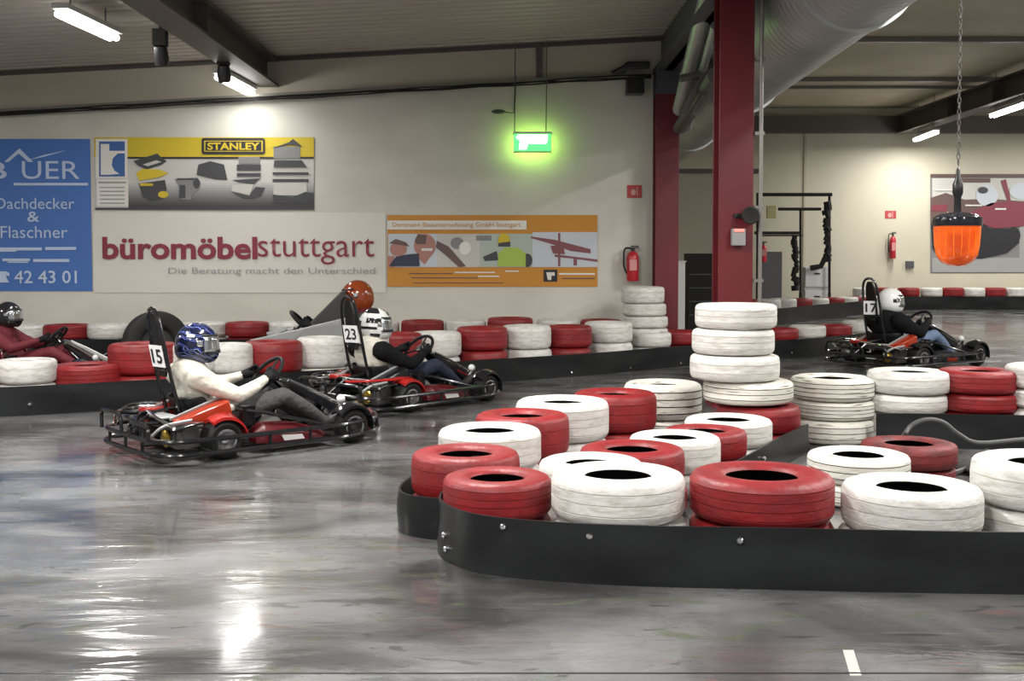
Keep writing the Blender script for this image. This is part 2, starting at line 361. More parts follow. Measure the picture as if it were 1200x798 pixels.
def duct():
    t = thing('ventilation_duct', 'huge round galvanised ventilation duct hanging under the cream ceiling behind the red columns', 'duct')
    cx, cz, r = 2.95, 4.10, .52
    dirx, n = 0, 40
    b = MB(); y0, y1 = -2.0, 21.5
    prof = []; y = y0
    prof = [(r, y0)]
    while y < y1 - .06:
        prof += [(r, y + .10), (r + .003, y + .11), (r + .003, y + .12), (r, y + .13)]; y += .13
    prof += [(r, y1), (r * .98, y1 + .05), (0, y1 + .05)]
    mx = Matrix.Translation((cx, 0, cz)) @ Matrix.Rotation(-PI / 2 - .019, 4, 'X')
    b.lathe(prof, mx, n); b.build('tube', M['duct'], t, angle=60)
    for yy in (9.6, 14.4, 18.6):
        b = MB(); b.lathe([(r, yy), (r + .035, yy), (r + .035, yy + .07), (r, yy + .07)], mx, n); b.build('joint_ring', M['duct'], t)
        b = MB(); b.tube([(cx - r - .03, yy + .04, cz), (cx - r - .03, yy + .04, 5.545)], .012, 6); b.tube([(cx + r + .03, yy + .04, cz), (cx + r + .03, yy + .04, 5.545)], .012, 6)
        b.build('hanger_rod', M['beam'], t)
    b = MB(); b.lathe([(.0, -.2), (.2, -.2), (.2, 0), (.23, .02), (.23, .10), (.0, .10)], Matrix.Translation((cx + .05, 10.2, cz - r - .12)) @ Matrix.Rotation(PI, 4, 'X'), 24)
    # second, thinner down-pipe pair near the farther column
    s = thing('vertical_pipe', 'bundle of pale grey pipes rising between the two red columns', 'pipe')
    b2 = MB()
    for (xa, ya, Ya, xb_, yb_, Yb, rr) in ((832, -14, 11.6, 797, 128, 14.7, .10), (838, 30, 12.0, 806, 150, 15.2, .05)):
        b2.tube([at(xa, ya, Ya), at(xb_, yb_, Yb)], rr, 12)
    b2.build('pipe', M['duct'], s)
    b2 = MB()
    for (a, c) in (((835, 70), (800, 132)), ((833, 96), (812, 135)), ((797, 92), (838, 84))):
        P, Q = at(*a, 13.2), at(*c, 13.2); b2.cyl(P, Q, .045, n=8)
    P, Q = at(838, 88, 12.6), at(796, 150, 15.0); b2.cyl(P, Q, .09, n=8)
    b2.build('bracing', M['beam'], s)
    b.bm.free()
duct()

# ------------------------------------------------------------------ lamps
def lamp(p0, p1, label, zc, group, power=120):
    p0 = Vector(p0); p1 = Vector(p1); c = (p0 + p1) / 2; d = (p1 - p0); L = d.length; a = math.atan2(d.y, d.x)
    t = thing('ceiling_lamp', label, 'lamp', c, a, group)
    b = MB(); b.box((-L / 2 - .04, -.09, .06), (L / 2 + .04, .09, .12)); b.build('housing', M['steelw'], t, smooth=False, bevel=.01)
    b = MB(); b.tube([(-L / 2, -.035, .015), (L / 2, -.035, .015)], .035, 10); b.tube([(-L / 2, .04, .015), (L / 2, .04, .015)], .035, 10); b.build('tube', M['lamp'], t)
    b = MB()
    for x in (-L / 2 + .2, L / 2 - .2): b.tube([(x, 0, .1), (x, 0, zc - c.z)], .008, 6)
    b.build('hanger', M['beam'], t)
    if power:
        ld = bpy.data.lights.new('lamp_light', 'AREA'); ld.shape = 'RECTANGLE'; ld.size = L; ld.size_y = .2; ld.energy = power; ld.color = (1, .975, .94)
        lo = bpy.data.objects.new('lamp_light', ld); COL.objects.link(lo); lo.location = c - Vector((0, 0, .06)); lo.rotation_euler = (0, 0, a)
za = 3.85
pa, pb = onz(72, 18, za), onz(133, 46, za)
lamp(pa, pb, 'bright tube lamp under the corrugated roof at the upper left', ceil_z(pa.x), 'tube lamps over the track', 60)
pa, pb = onz(258, 92, 3.68), onz(293, 110, 3.68)
lamp(pa, pb, 'bright tube lamp beside the end of the dark roof beam near the wall', ceil_z(pa.x), 'tube lamps over the track', 14)
pa, pb = onz(1073, 165, 4.55), onz(1097, 156, 4.55)
lamp(pa, pb, 'small bright tube lamp near the far wall, left of the pair at the right', 5.55, 'tube lamps in the far hall', 130)
pa, pb = onz(1163, 137, 4.6), onz(1204, 123, 4.6)
lamp(pa, pb, 'bright tube lamp at the right edge of the far hall', 5.55, 'tube lamps in the far hall', 130)
n = 0
hid = [((-4.6, 1.5), 3.8), ((-4.6, 6.5), 3.8), ((-.8, 1.5), 3.9), ((-.8, 7.2), 3.9), ((4.4, 5.5), 4.6), ((4.4, -1.0), 4.4), ((8.5, 9.5), 4.7), ((8.5, 3.0), 4.7), ((-9.5, 8.5), 3.6), ((14.5, 17.0), 4.7), ((18.5, 23.5), 4.7)]
hid += [((15.5, 27.5), 4.9), ((14.2, 12.0), 4.9), ((6.0, 10.6), 4.7)]
for (x, y), z in hid:  # extra lamps out of view, added to brighten the hall
    zc = ceil_z(x) if x < XC else 5.55
    lamp((x, y - .75, z), (x, y + .75, z), 'added unseen tube lamp hanging from the roof, brightening the hall from outside the picture', zc, 'added tube lamps outside the picture', 210)

# wall-mounted bits
def spot(px, py, Y, label, hh):
    p = at(px, py, Y); t = thing('spotlight', label, 'spotlight', p)
    b = MB(); b.tube([(0, 0, .1), (0, 0, ceil_z(p.x) - p.z)], .018, 8); b.box((-.07, -.06, .04), (.07, .06, .22)); b.build('mount', M['blackmatt'], t)
    b = MB(); b.lathe([(0, -.17), (.07, -.17), (.085, -.1), (.07, .03), (0, .05)], Matrix.Rotation(.25, 4, 'X'), 18); b.build('lamp_head', M['black'], t)
spot(188, 58, 12.3, 'small black spotlight hanging under the roof right of the upper left lamp', .2)
spot(262, 80, 13.6, 'small dark spotlight hanging beside the dark roof beam above a lit lamp', .2)
b = MB(); a = at(733, 112, YW - .05); c = at(753, 93, YW - .05); b.box((a.x, YW - .28, a.z), (c.x, YW - .02, c.z)); b.box((a.x + .03, YW - .29, a.z + .03), (c.x - .03, YW - .28, c.z - .03)); b.box((a.x + .1, YW - .1, a.z + .05), (c.x - .1, YW, c.z - .05))
tag(b.build('loudspeaker', M['black'], None, smooth=False, bevel=.01), 'square black loudspeaker high on the wall left of the farther red column', 'speaker')
def exit_sign():
    Y = YW - .32; t = thing('exit_sign', 'glowing green emergency exit sign hanging in front of the wall', 'sign')
    a = at(602, 177, Y); c = at(646, 157, Y)
    b = MB(); b.box((a.x, Y, a.z), (c.x, Y + .09, c.z + .0)); b.box((a.x - .01, Y - .02, c.z), (c.x + .01, Y + .11, c.z + .03)); b.box((a.x, Y - .01, a.z - .015), (c.x, Y + .1, a.z)); b.build('housing', M['steelw'], t, smooth=False)
    g = mat('lit_green_panel', (.02, .6, .05), .4, emit=(.03, 1.0, .06), estr=4.5); w = mat('lit_white_symbol', (1, 1, 1), .4, emit=(.85, 1, .8), estr=5)
    b = MB(); b.box((a.x + .005, Y - .012, a.z + .005), (c.x - .005, Y, c.z - .005)); b.build('green_panel', g, t, smooth=False)
    b = MB(); Wd = c.x - a.x; Hh = c.z - a.z
    def P(pts): b.prism([Vector((a.x + u * Wd, Y - .02, a.z + v * Hh)) for u, v in pts], (0, .006, 0))
    P([(.06, .78), (.12, .95), (.5, .95), (.5, .42), (.38, .42), (.34, .1), (.14, .1), (.17, .6)])
    P([(.50, .95), (.90, .95), (.90, .60), (.86, .42), (.50, .42)])
    b.build('white_symbol', w, t, smooth=False)
    b = MB()
    for px in (603, 640):
        p = at(px, 150, Y); b.tube([(p.x, Y + .04, c.z), (p.x + .01, Y + .05, ceil_z(p.x))], .007, 6)
    b.build('hanger', M['beam'], t)
    for sgn in (1,):
        ld = bpy.data.lights.new('exit_glow', 'AREA'); ld.shape = 'RECTANGLE'; ld.size = .5; ld.size_y = .2; ld.energy = 3.2; ld.color = (.5, 1, .15)
        lo = bpy.data.objects.new('exit_glow', ld); COL.objects.link(lo); lo.location = ((a.x + c.x) / 2, Y + .095, (a.z + c.z) / 2); lo.rotation_euler = (PI / 2, 0, 0)
exit_sign()
b = MB(); p = at(584, 131, YW - .1); b.sphere((p.x, YW - .12, p.z), .09, sc=(1.1, .6, .35)); b.tube([(p.x + .05, YW - .1, p.z), (p.x + .22, YW - .03, p.z - .01), (p.x + .24, YW - .03, p.z + .5)], .012, 6)
tag(b.build('surveillance_camera', M['greycol'], None), 'small grey camera on the wall left above the exit sign', 'camera')
def ext(px, y0, y1, Y, label, rd):
    t = thing('fire_extinguisher', label, 'fire extinguisher'); a = at(px, y1, Y); c = at(px, y0, Y); h = c.z - a.z; r = .085
    b = MB(); mx = Matrix.Translation((a.x, Y - .14, a.z))
    b.lathe([(0, 0), (r * .9, 0), (r, .02), (r, h * .68), (r * .8, h * .78), (r * .35, h * .84), (0, h * .85)], mx, 20); b.build('cylinder', rd, t)
    b = MB(); b.cyl((a.x, Y - .14, a.z + h * .84), (a.x, Y - .14, a.z + h * .95), .025); b.box((a.x - .03, Y - .16, a.z + h * .93), (a.x + .09, Y - .12, a.z + h * .96)); b.box((a.x - .03, Y - .16, a.z + h * .97), (a.x + .08, Y - .12, a.z + h)); b.build('valve', M['black'], t)
    b = MB(); b.tube(rnd([(a.x, Y - .14, a.z + h * .92), (a.x - .12, Y - .14, a.z + h * .95), (a.x - .13, Y - .14, a.z + h * .4), (a.x - .06, Y - .16, a.z + h * .15)], .08), .014, 8); b.build('hose', M['black'], t)
    b = MB(); b.box((a.x - .05, Y - .06, a.z + h * .4), (a.x + .05, Y, a.z + h * .5)); b.build('bracket', M['beam'], t)
    b = MB(); b.box((a.x - .05, Y - .14 - r - .002, a.z + h * .3), (a.x + .05, Y - .14 - r + .02, a.z + h * .6)); b.build('label_sticker', mat('sticker', (.6, .25, .25), .5), t)
RD = mat('extinguisher_red', (.45, .02, .03), .3)
ext(740, 288, 329, YW, 'red fire extinguisher on the wall left of the farther red column', RD)
ext(1044, 272, 303, YF, 'red fire extinguisher on the far wall left of the kart poster', RD)
ext(893, 283, 307, 28.5, 'bright red fire extinguisher just right of the nearer red column', mat('extinguisher_bright_red', (.6, .03, .05), .3))
def sign(x0, y0, x1, y1, Y, label):
    t = thing('fire_sign', label, 'sign'); b = MB(); wall_rect(b, x0, y0, x1, y1, Y, .012, th=.01); b.build('plate', mat('sign_red', (.45, .05, .05), .5), t, smooth=False)
    b = MB(); cx, cy = (x0 + x1) / 2, (y0 + y1) / 2; w = (x1 - x0) / 2; wall_poly(b, ell(cx - w * .15, cy + w * .1, w * .35, w * .45, 10), Y, .016); wall_rect(b, cx + w * .3, cy - w * .6, cx + w * .42, cy + w * .6, Y, .016); b.build('symbol', mat('sign_pale', (.65, .35, .33), .5), t, smooth=False)
sign(735, 217, 752, 232, YW, 'small red square fire sign on the wall left of the farther red column')
sign(1037, 247, 1050, 256, YF, 'small red fire sign above the extinguisher on the far wall')
b = MB(); wall_rect(b, 1061, 306, 1070, 314, YF, .08, th=.08); tag(b.build('socket_box', M['greycol'], None, smooth=False), 'small grey socket box low on the far wall left of the kart poster', 'socket box')

# ------------------------------------------------------------------ banners
def flat(name, c, r=.55): return mat(name, c, r)
INK = dict(blue=flat('ink_blue', (.055, .16, .47)), pale=flat('ink_pale_blue', (.50, .60, .78)), tarp=flat('white_tarpaulin', (.68, .665, .60)), yel=flat('ink_yellow', (.62, .47, .02)), blk=flat('ink_black', (.015, .015, .018)),
           dk=flat('ink_dark_grey', (.05, .05, .055)), gr=flat('ink_grey', (.22, .22, .22)), lg=flat('ink_light_grey', (.55, .54, .50)), wh=flat('ink_white', (.74, .73, .68)),
           dred=flat('ink_dark_red', (.23, .022, .04)), tg=flat('ink_text_grey', (.34, .34, .33)), org=flat('ink_orange', (.56, .24, .025)), sky=flat('ink_sky', (.55, .59, .64)),
           skin=flat('ink_skin', (.42, .20, .16)), navy=flat('ink_navy', (.03, .035, .07)), vest=flat('ink_vest', (.38, .52, .08)), crane=flat('ink_crane', (.22, .07, .08)), brown=flat('ink_brown', (.13, .08, .07)),
           mid=flat('ink_logo_blue', (.04, .12, .34)), pg=flat('ink_print_green', (.42, .48, .42)), pink=flat('ink_maroon', (.22, .04, .06)))
def layer(t, name, ink, off, *shapes, Y=YW):
    for k, s in enumerate(shapes):
        b = MB(); wall_poly(b, s, Y, off + .0004 * (k % 4), th=.003); b.build(name, INK[ink], t, smooth=False)
def R(x0, y0, x1, y1): return [(x0, y0), (x1, y0), (x1, y1), (x0, y1)]
def wavy(name, t, ink, x0, y0, x1, y1, off=.012, amp=.012, eyelets=True):
    """hung tarpaulin with slight folds"""
    b = MB(); a = at(x0, y1, YW); c = at(x1, y0, YW); nx, nz = 40, 14; g = []
    for j in range(nz + 1):
        row = []
        for i in range(nx + 1):
            u, v = i / nx, j / nz; d = off + amp * (.5 + .5 * math.sin(u * 19 + v * 3) * math.sin(v * 5 + u * 7)) * (.3 + math.sin(PI * v))
            row.append(b.bm.verts.new((a.x + (c.x - a.x) * u, YW - d, a.z + (c.z - a.z) * v)))
        g.append(row)
    for j in range(nz):
        for i in range(nx): b.bm.faces.new([g[j][i], g[j][i + 1], g[j + 1][i + 1], g[j + 1][i]])
    return b.build(name, INK[ink], t, solid=.004, rim=False)
# blue roofer banner
t = thing('advertising_banner', 'blue roofing banner with pale lettering, at the left edge of the wall', 'banner')
wavy('tarpaulin', t, 'blue', -48, 163, 106, 341, amp=.006)
wall_text('B', -12, 190, 9, 210, YW, INK['pale'], t, bold=.02, off=.03)
layer(t, 'roof_mark', 'pale', .03, [(6, 190), (24, 174), (40, 190), (34, 190), (23, 180), (11, 190)], [(33, 188), (52, 182), (80, 176), (52, 184)], R(17, 214.5, 104, 217.5))
wall_text('UER', 27, 189, 94, 210, YW, INK['pale'], t, bold=.0, off=.03)
wall_text('Dachdecker', -4, 232, 88, 245, YW, INK['pale'], t, bold=.0, off=.03)
wall_text('&', 33, 248, 47, 260, YW, INK['pale'], t, bold=.01, off=.03)
wall_text('Flaschner', 2, 265, 80, 279, YW, INK['pale'], t, bold=.0, off=.03)
layer(t, 'address_line', 'pale', .03, R(-20, 290, 50, 293.5), R(54, 289.5, 90, 293), R(-20, 291.5, 20, 295))
layer(t, 'address_line', 'pale', .03, R(4, 303, 36, 306), R(40, 303.5, 82, 307), R(10, 306.5, 34, 308))
wall_text('42 43 01', 18, 317, 91, 332, YW, INK['pale'], t, bold=.012, off=.03)
layer(t, 'telephone_symbol', 'pale', .03, [(-6, 330), (-4, 322), (0, 318), (8, 318), (12, 320), (12, 324), (8, 322), (9, 326), (12, 331), (-6, 331)])
# tool banner
t = thing('advertising_banner', 'wide banner with yellow band and photographs of tool boxes, above the white banner', 'banner')
layer(t, 'panel', 'lg', .012, R(111, 161, 368, 246))
layer(t, 'yellow_band', 'yel', .018, R(111, 161, 368, 184)); layer(t, 'black_line', 'blk', .022, R(149, 184, 368, 186.2))
for k in range(12):
    q = k / 11; nm = 'fade_%d' % k; v = .50 * (1 - q) ** 1.6 + .035; INK[nm] = flat('ink_fade', (v, v * .99, v * .96)); layer(t, 'photo_background', nm, .018, R(151, 212 + 2.8 * k, 368, 212 + 2.8 * (k + 1)))
layer(t, 'photo_background', 'dk', .020, R(112, 243.5, 368, 246))
layer(t, 'logo_square', 'wh', .024, R(113, 163, 150, 209)); layer(t, 'logo_square', 'mid', .028, R(117, 166, 147, 207))
layer(t, 'logo_letter', 'wh', .034, R(119, 169, 129, 205), R(129, 177, 147, 180), [(129, 180), (139, 180), (133, 186), (132, 194), (135, 200), (141, 204), (129, 205)])
layer(t, 'text_panel', 'wh', .024, R(114, 210, 151, 242)); layer(t, 'text_line', 'tg', .030, R(116, 213, 149, 215), *[R(118, 219 + 4.6 * k, 147, 220.4 + 4.6 * k) for k in range(5)])
layer(t, 'name_plate', 'blk', .030, [(237, 163), (239, 162), (309, 162), (311, 164), (311, 179), (309, 181), (239, 181), (237, 179)])
layer(t, 'name_plate', 'yel', .033, R(240, 165.2, 308.5, 178)); layer(t, 'name_plate', 'blk', .036, R(241.5, 166.2, 307, 177))
wall_text('STANLEY', 244, 167.4, 305, 176, YW, INK['yel'], t, bold=.03, off=.042)
layer(t, 'photo_tool_stack', 'dk', .026, [(157, 189), (185, 180), (189, 184), (196, 189), (190, 193), (172, 199), (162, 194)], [(163, 215), (194, 211), (196, 222), (192, 233), (178, 236), (168, 231)])
layer(t, 'photo_tool_stack', 'lg', .030, [(168, 193), (184, 188), (190, 190), (174, 195)])
layer(t, 'photo_tool_stack', 'yel', .030, [(160, 203), (168, 198), (188, 199), (198, 203), (190, 207), (176, 210), (164, 212)], R(165, 215, 180, 218), ell(192, 228, 6, 4))
layer(t, 'photo_compressor', 'gr', .026, [(205, 210), (232, 208), (236, 214), (235, 222), (226, 228), (224, 234), (213, 234), (212, 222)]); layer(t, 'photo_compressor', 'dk', .03, R(208, 209, 228, 211), R(211, 217, 218, 232), ell(231, 215, 4, 6))
layer(t, 'photo_bag', 'dk', .026, [(231, 205), (233, 193), (247, 189), (263, 193), (267, 211), (252, 210)])
layer(t, 'photo_case', 'gr', .026, R(280, 184, 305, 192)); layer(t, 'photo_case', 'dk', .026, R(278, 193, 306, 200), R(278, 203, 306, 207), [(272, 211), (306, 209), (298, 216), (280, 214)], [(272, 225), (292, 230), (300, 219), (311, 220), (306, 230), (296, 233), (284, 232)])
layer(t, 'photo_case', 'lg', .028, [(273, 217), (298, 216), (293, 229), (272, 224)])
layer(t, 'photo_trolley', 'gr', .026, R(321, 172, 352, 186)); layer(t, 'photo_trolley', 'dk', .030, [(319, 174), (339, 167), (344, 163), (355, 172), (340, 170)], [(322, 188), (354, 188), (360, 196), (321, 196)], R(320, 202, 362, 205), R(320, 210, 362, 213.5), [(320, 228), (344, 231), (358, 225), (367, 226), (367, 238), (320, 238)])
layer(t, 'photo_trolley', 'lg', .028, R(321, 214, 360, 229))
# white furniture banner
t = thing('advertising_banner', 'white furniture banner with dark red lettering and a grey line beneath it', 'banner')
wavy('tarpaulin', t, 'tarp', 110, 249, 452, 343, off=.008, amp=.004)
wall_text('büromöbel', 121, 277.5, 302, 304, YW, INK['dred'], t, bold=.028, off=.032)
wall_text('stuttgart', 303, 279, 439, 310, YW, INK['dred'], t, bold=-.004, off=.032)
wall_text('Die Beratung macht den Unterschied', 198, 313.5, 440, 323, YW, INK['tg'], t, bold=.0, off=.032)
# orange builder banner
t = thing('advertising_banner', 'orange and white builders banner with a photo strip of workers and cranes', 'banner')
layer(t, 'panel', 'org', .012, R(454, 252, 700, 336)); layer(t, 'title_strip', 'wh', .018, R(454, 258.5, 617, 269))
wall_text('Dammann Bauunternehmung GmbH Stuttgart', 460, 260.5, 610, 267.5, YW, INK['org'], t, bold=.0, off=.024)
layer(t, 'photo_workers', 'sky', .018, R(455, 274, 512, 313)); layer(t, 'photo_site', 'lg', .018, R(512, 274, 562, 313)); layer(t, 'photo_vest_worker', 'pg', .018, R(562, 274, 624, 313)); layer(t, 'photo_crane', 'sky', .018, R(624, 272, 700, 313))
layer(t, 'photo_workers', 'skin', .022, ell(467, 292, 10, 9), ell(498, 288, 13, 14), [(488, 300), (500, 290), (508, 296), (498, 310)], R(455, 300, 462, 313)); layer(t, 'photo_workers', 'brown', .025, [(456, 285), (464, 280), (476, 284), (480, 289), (470, 287)], [(486, 282), (490, 274), (500, 276), (499, 286), (488, 286)], [(512, 282), (526, 289), (546, 312), (538, 313), (520, 297), (511, 290)])
layer(t, 'photo_workers', 'navy', .028, [(457, 310), (464, 301), (478, 298), (491, 297), (492, 312), (457, 312)])
layer(t, 'photo_site', 'gr', .022, ell(536, 285, 8, 7), R(558, 276, 576, 282)); layer(t, 'photo_site', 'wh', .025, ell(545, 291, 7, 8), R(494, 291, 507, 294))
layer(t, 'photo_vest_worker', 'dk', .022, [(566, 301), (582, 294), (584, 305), (568, 306)], ell(618, 305, 6, 8), R(584, 283, 598, 289)); layer(t, 'photo_vest_worker', 'vest', .026, [(583, 312), (584, 297), (592, 290), (607, 290), (616, 297), (616, 312)]); layer(t, 'photo_vest_worker', 'yel', .030, [(583, 285), (585, 276), (590, 273), (596, 276), (598, 283)])
layer(t, 'photo_crane', 'crane', .022, [(622, 277), (650, 281), (692, 292), (692, 297), (668, 294), (650, 287), (622, 279)], R(654, 273, 656.5, 312), [(645, 288), (660, 287), (662, 298), (648, 297)], [(650, 298), (700, 304), (700, 307), (672, 303), (650, 301)], R(672, 303, 676, 311))
layer(t, 'text_line', 'wh', .018, R(533, 318.5, 580, 320), R(560, 323, 585, 324.5), R(592, 317, 608, 318.5), R(655, 320, 697, 322)); layer(t, 'text_line', 'brown', .018, R(479, 320, 530, 321), R(482, 325, 560, 326), R(484, 331, 590, 331.8), R(658, 325.5, 697, 326.8))
layer(t, 'logo_square', 'blk', .018, R(637, 316, 653, 330)); layer(t, 'logo_square', 'wh', .022, [(640, 319), (650, 319), (650, 323), (646, 323), (646, 328), (642, 328)])
# kart poster on the far wall
t = thing('kart_poster', 'large kart racing photograph on the far wall behind the orange beacon', 'poster')
layer(t, 'panel', 'gr', .012, R(1090, 205, 1260, 320), Y=YF); layer(t, 'photo_sky_band', 'lg', .025, R(1092, 209, 1258, 236), Y=YF); layer(t, 'photo_track', 'tg', .025, R(1092, 302, 1258, 319), R(1194, 262, 1258, 319), Y=YF)
layer(t, 'photo_dark_shapes', 'brown', .035, R(1090, 204, 1258, 207.5), [(1090, 232), (1108, 226), (1130, 234), (1160, 233), (1200, 236), (1260, 240), (1260, 262), (1090, 262)], R(1120, 209, 1160, 214), Y=YF)
layer(t, 'photo_kart_body', 'pink', .045, [(1135, 250), (1160, 238), (1180, 236), (1172, 212), (1178, 210), (1184, 236), (1230, 240), (1230, 262), (1165, 268), (1140, 258)], [(1092, 240), (1110, 240), (1108, 248), (1090, 247)], Y=YF)
layer(t, 'photo_helmet', 'sky', .045, ell(1156, 229, 13, 13), ell(1196, 224, 14, 10), Y=YF); layer(t, 'photo_helmet', 'dk', .055, ell(1151, 223, 6, 4), Y=YF)
layer(t, 'photo_dark_shapes', 'blk', .050, [(1090, 262), (1110, 256), (1150, 262), (1160, 268), (1190, 268), (1194, 284), (1180, 296), (1150, 303), (1100, 300), (1092, 290)], ell(1187, 276, 8, 10), Y=YF)
layer(t, 'photo_highlights', 'wh', .058, R(1130, 240, 1150, 241.5), R(1165, 244, 1178, 246), R(1095, 222, 1120, 223.5), Y=YF)

# ------------------------------------------------------------------ rack and cabinets of the far hall
def rack():
    t = thing('pipe_rack', 'black pipe framework with hanging straps, right of the nearer red column', 'rack')
    Y = 28.8; G = lambda x, y, dy=0: at(x, y, Y + dy)
    b = MB()
    b.tube([G(888, 228), G(975, 228)], .045, 8); b.tube([G(912, 245), G(962, 245)], .04, 8); b.tube([G(884, 273), G(938, 273)], .04, 8)
    b.tube([G(890, 276), G(940, 276)], .02, 8); b.tube([G(888, 226), G(888, 343)], .04, 8); b.tube([G(938, 246), G(938, 343)], .03, 8)
    z0 = G(888, 343).z
    for x in (888, 938, 972): p = G(x, 343); b.tube([(p.x, Y, .0), (p.x, Y, p.z)], .04, 8)
    b.tube([G(972, 228), G(972, 343)], .035, 8)
    b.build('frame', M['blackmatt'], t)
    b = MB(); random.seed(5)
    for (xa, y0, y1, k, w) in ((969, 236, 306, 14, 5), (932, 276, 340, 12, 5)):
        for i in range(k):
            y = y0 + (y1 - y0) * i / k; p = G(xa + random.uniform(-1.5, 1.5), y); q = G(xa + random.uniform(-3, 3), y + (y1 - y0) / k * 1.1); b.tube([p, q], .06 + random.random() * .05, 7)
        if xa > 950: b.tube([G(968, 300), G(962, 312), G(950, 314)], .07, 8)
        b.build('hanging_strap', M['blackmatt'], t); b = MB()
    b.bm.free()
    c = thing('grey_cabinet', 'grey metal cabinet standing just right of the nearer red column, in the far hall', 'cabinet'); a = G(888, 343, .3); d = G(915, 295, .3)
    b = MB(); b.box((a.x, Y + .15, 0), (d.x, Y + .55, d.z)); b.build('body', mat('cabinet_grey', (.10, .10, .11), .5), c, smooth=False, bevel=.01)
    b = MB(); b.box((a.x + .02, Y + .13, .08), (d.x - .02, Y + .15, d.z - .04)); b.build('door', mat('cabinet_grey', (.12, .12, .13), .5), c, smooth=False)
    c = thing('white_cabinet', 'white two-drawer cabinet by the far wall right of the pipe rack', 'cabinet'); a = G(939, 343, .5); d = G(968, 313, .5)
    b = MB(); b.box((a.x, Y + .2, 0), (d.x, Y + .75, d.z)); b.build('body', M['steelw'], c, smooth=False, bevel=.01)
    hh = d.z
    for k in range(2):
        b = MB(); b.box((a.x + .02, Y + .17, .05 + k * hh * .52), (d.x - .02, Y + .2, (k + .92) * hh * .52)); dr = b.build('drawer', M['white'], c, smooth=False)
        b = MB(); b.box(((a.x + d.x) / 2 - .07, Y + .14, (k + .62) * hh * .52), ((a.x + d.x) / 2 + .07, Y + .17, (k + .68) * hh * .52)); b.build('handle', M['black'], dr, smooth=False)
    b = MB(); a = G(898, 256); d = G(909, 241); b.box((a.x, Y - .08, a.z), (d.x, Y + .0, d.z)); tag(b.build('notice_box', mat('pale_yellow', (.5, .47, .22), .5), None, smooth=False, bevel=.01), 'pale yellow box hanging on the upper part of the pipe rack', 'box')
    # black cabinet + white post between columns
    c = thing('black_cabinet', 'tall black cabinet with open front seen between the two red columns', 'cabinet'); Yc = 20.5; a = at(806, 352, Yc); d = at(838, 297, Yc)
    b = MB(); b.box((a.x, Yc, 0), (d.x, Yc + .5, d.z)); b.build('body', M['blackmatt'], c, smooth=False, bevel=.01)
    b = MB()
    for z in (.35, .6, .85, 1.1): b.box((a.x + .03, Yc - .02, z), (d.x - .03, Yc, z + .02))
    b.build('shelf', M['greycol'], c, smooth=False)
    a = at(794, 352, 19.5); d = at(803, 307, 19.5); b = MB(); b.box((a.x, 19.5, 0), (d.x, 19.62, d.z)); b.box((a.x - .02, 19.48, d.z), (d.x + .02, 19.64, d.z + .02))
    tag(b.build('white_post', M['white'], None, smooth=False), 'short white post standing beside the black cabinet between the columns', 'post')
rack()

# ------------------------------------------------------------------ orange beacon
def beacon():
    Y = 7.2; c = at(1122, 250, Y); s = 1 / at(601, 300, Y).x * .999; px = at(601, 300, Y).x
    t = thing('signal_beacon', 'orange signal beacon with black cap hanging upside down on a thin chain', 'beacon', (c.x, Y, c.z))
    r = 27 * px
    b = MB(); zb = -(312 - 250) * px
    b.lathe([(0, zb), (r * .35, zb * .985), (r * .62, zb * .93), (r * .80, zb * .83), (r * .90, zb * .62), (r * .95, zb * .35), (r * .98, zb * .22), (0, zb * .22)], None, 32)
    lens = b.build('lens', mat('orange_lens', (.90, .13, .01), .18, emit=(1, .13, .0), estr=.12, coat=.5, noise=(9, (.60, .055, .004), .35, .65)), t, angle=50)
    b = MB()
    for k in range(18):
        a = 2 * PI * k / 18; b.tube([(r * .955 * math.cos(a), r * .955 * math.sin(a), zb * .28), (r * .905 * math.cos(a), r * .905 * math.sin(a), zb * .60), (r * .82 * math.cos(a), r * .82 * math.sin(a), zb * .80)], .003, 5)
    b.build('lens_rib', mat('orange_lens_light', (1, .22, .02), .2), lens)
    b = MB(); b.lathe([(r * 1.0, zb * .24), (r * 1.04, zb * .17), (r * 1.0, zb * .08), (r * .75, zb * .02), (r * .4, -zb * .01), (0, -zb * .02), ], None, 32)
    b.lathe([(0, zb * .24), (r * 1.0, zb * .24)], None, 32); b.build('cap', mat('black_gloss', (.015, .015, .02), .12), t)
    b = MB(); b.lathe([(.0, 0), (r * .16, 0), (r * .14, .10), (r * .22, .13), (r * .22, .19), (r * .12, .22), (r * .08, .28), (0, .30)], None, 16); b.build('hanger_body', M['black'], t)
    b = MB(); z = .31; k = 0
    while z < 3.49 - c.z:
        L = []
        for j in range(8):
            a = 2 * PI * j / 8; u = .010 * math.cos(a); v = .022 * math.sin(a)
            L.append((u, 0, z + .02 + v) if k % 2 else (0, u, z + .02 + v))
        b.tube(L, .0035, 5, closed=True); z += .036; k += 1
    b.build('chain', M['beam'], t)
beacon()

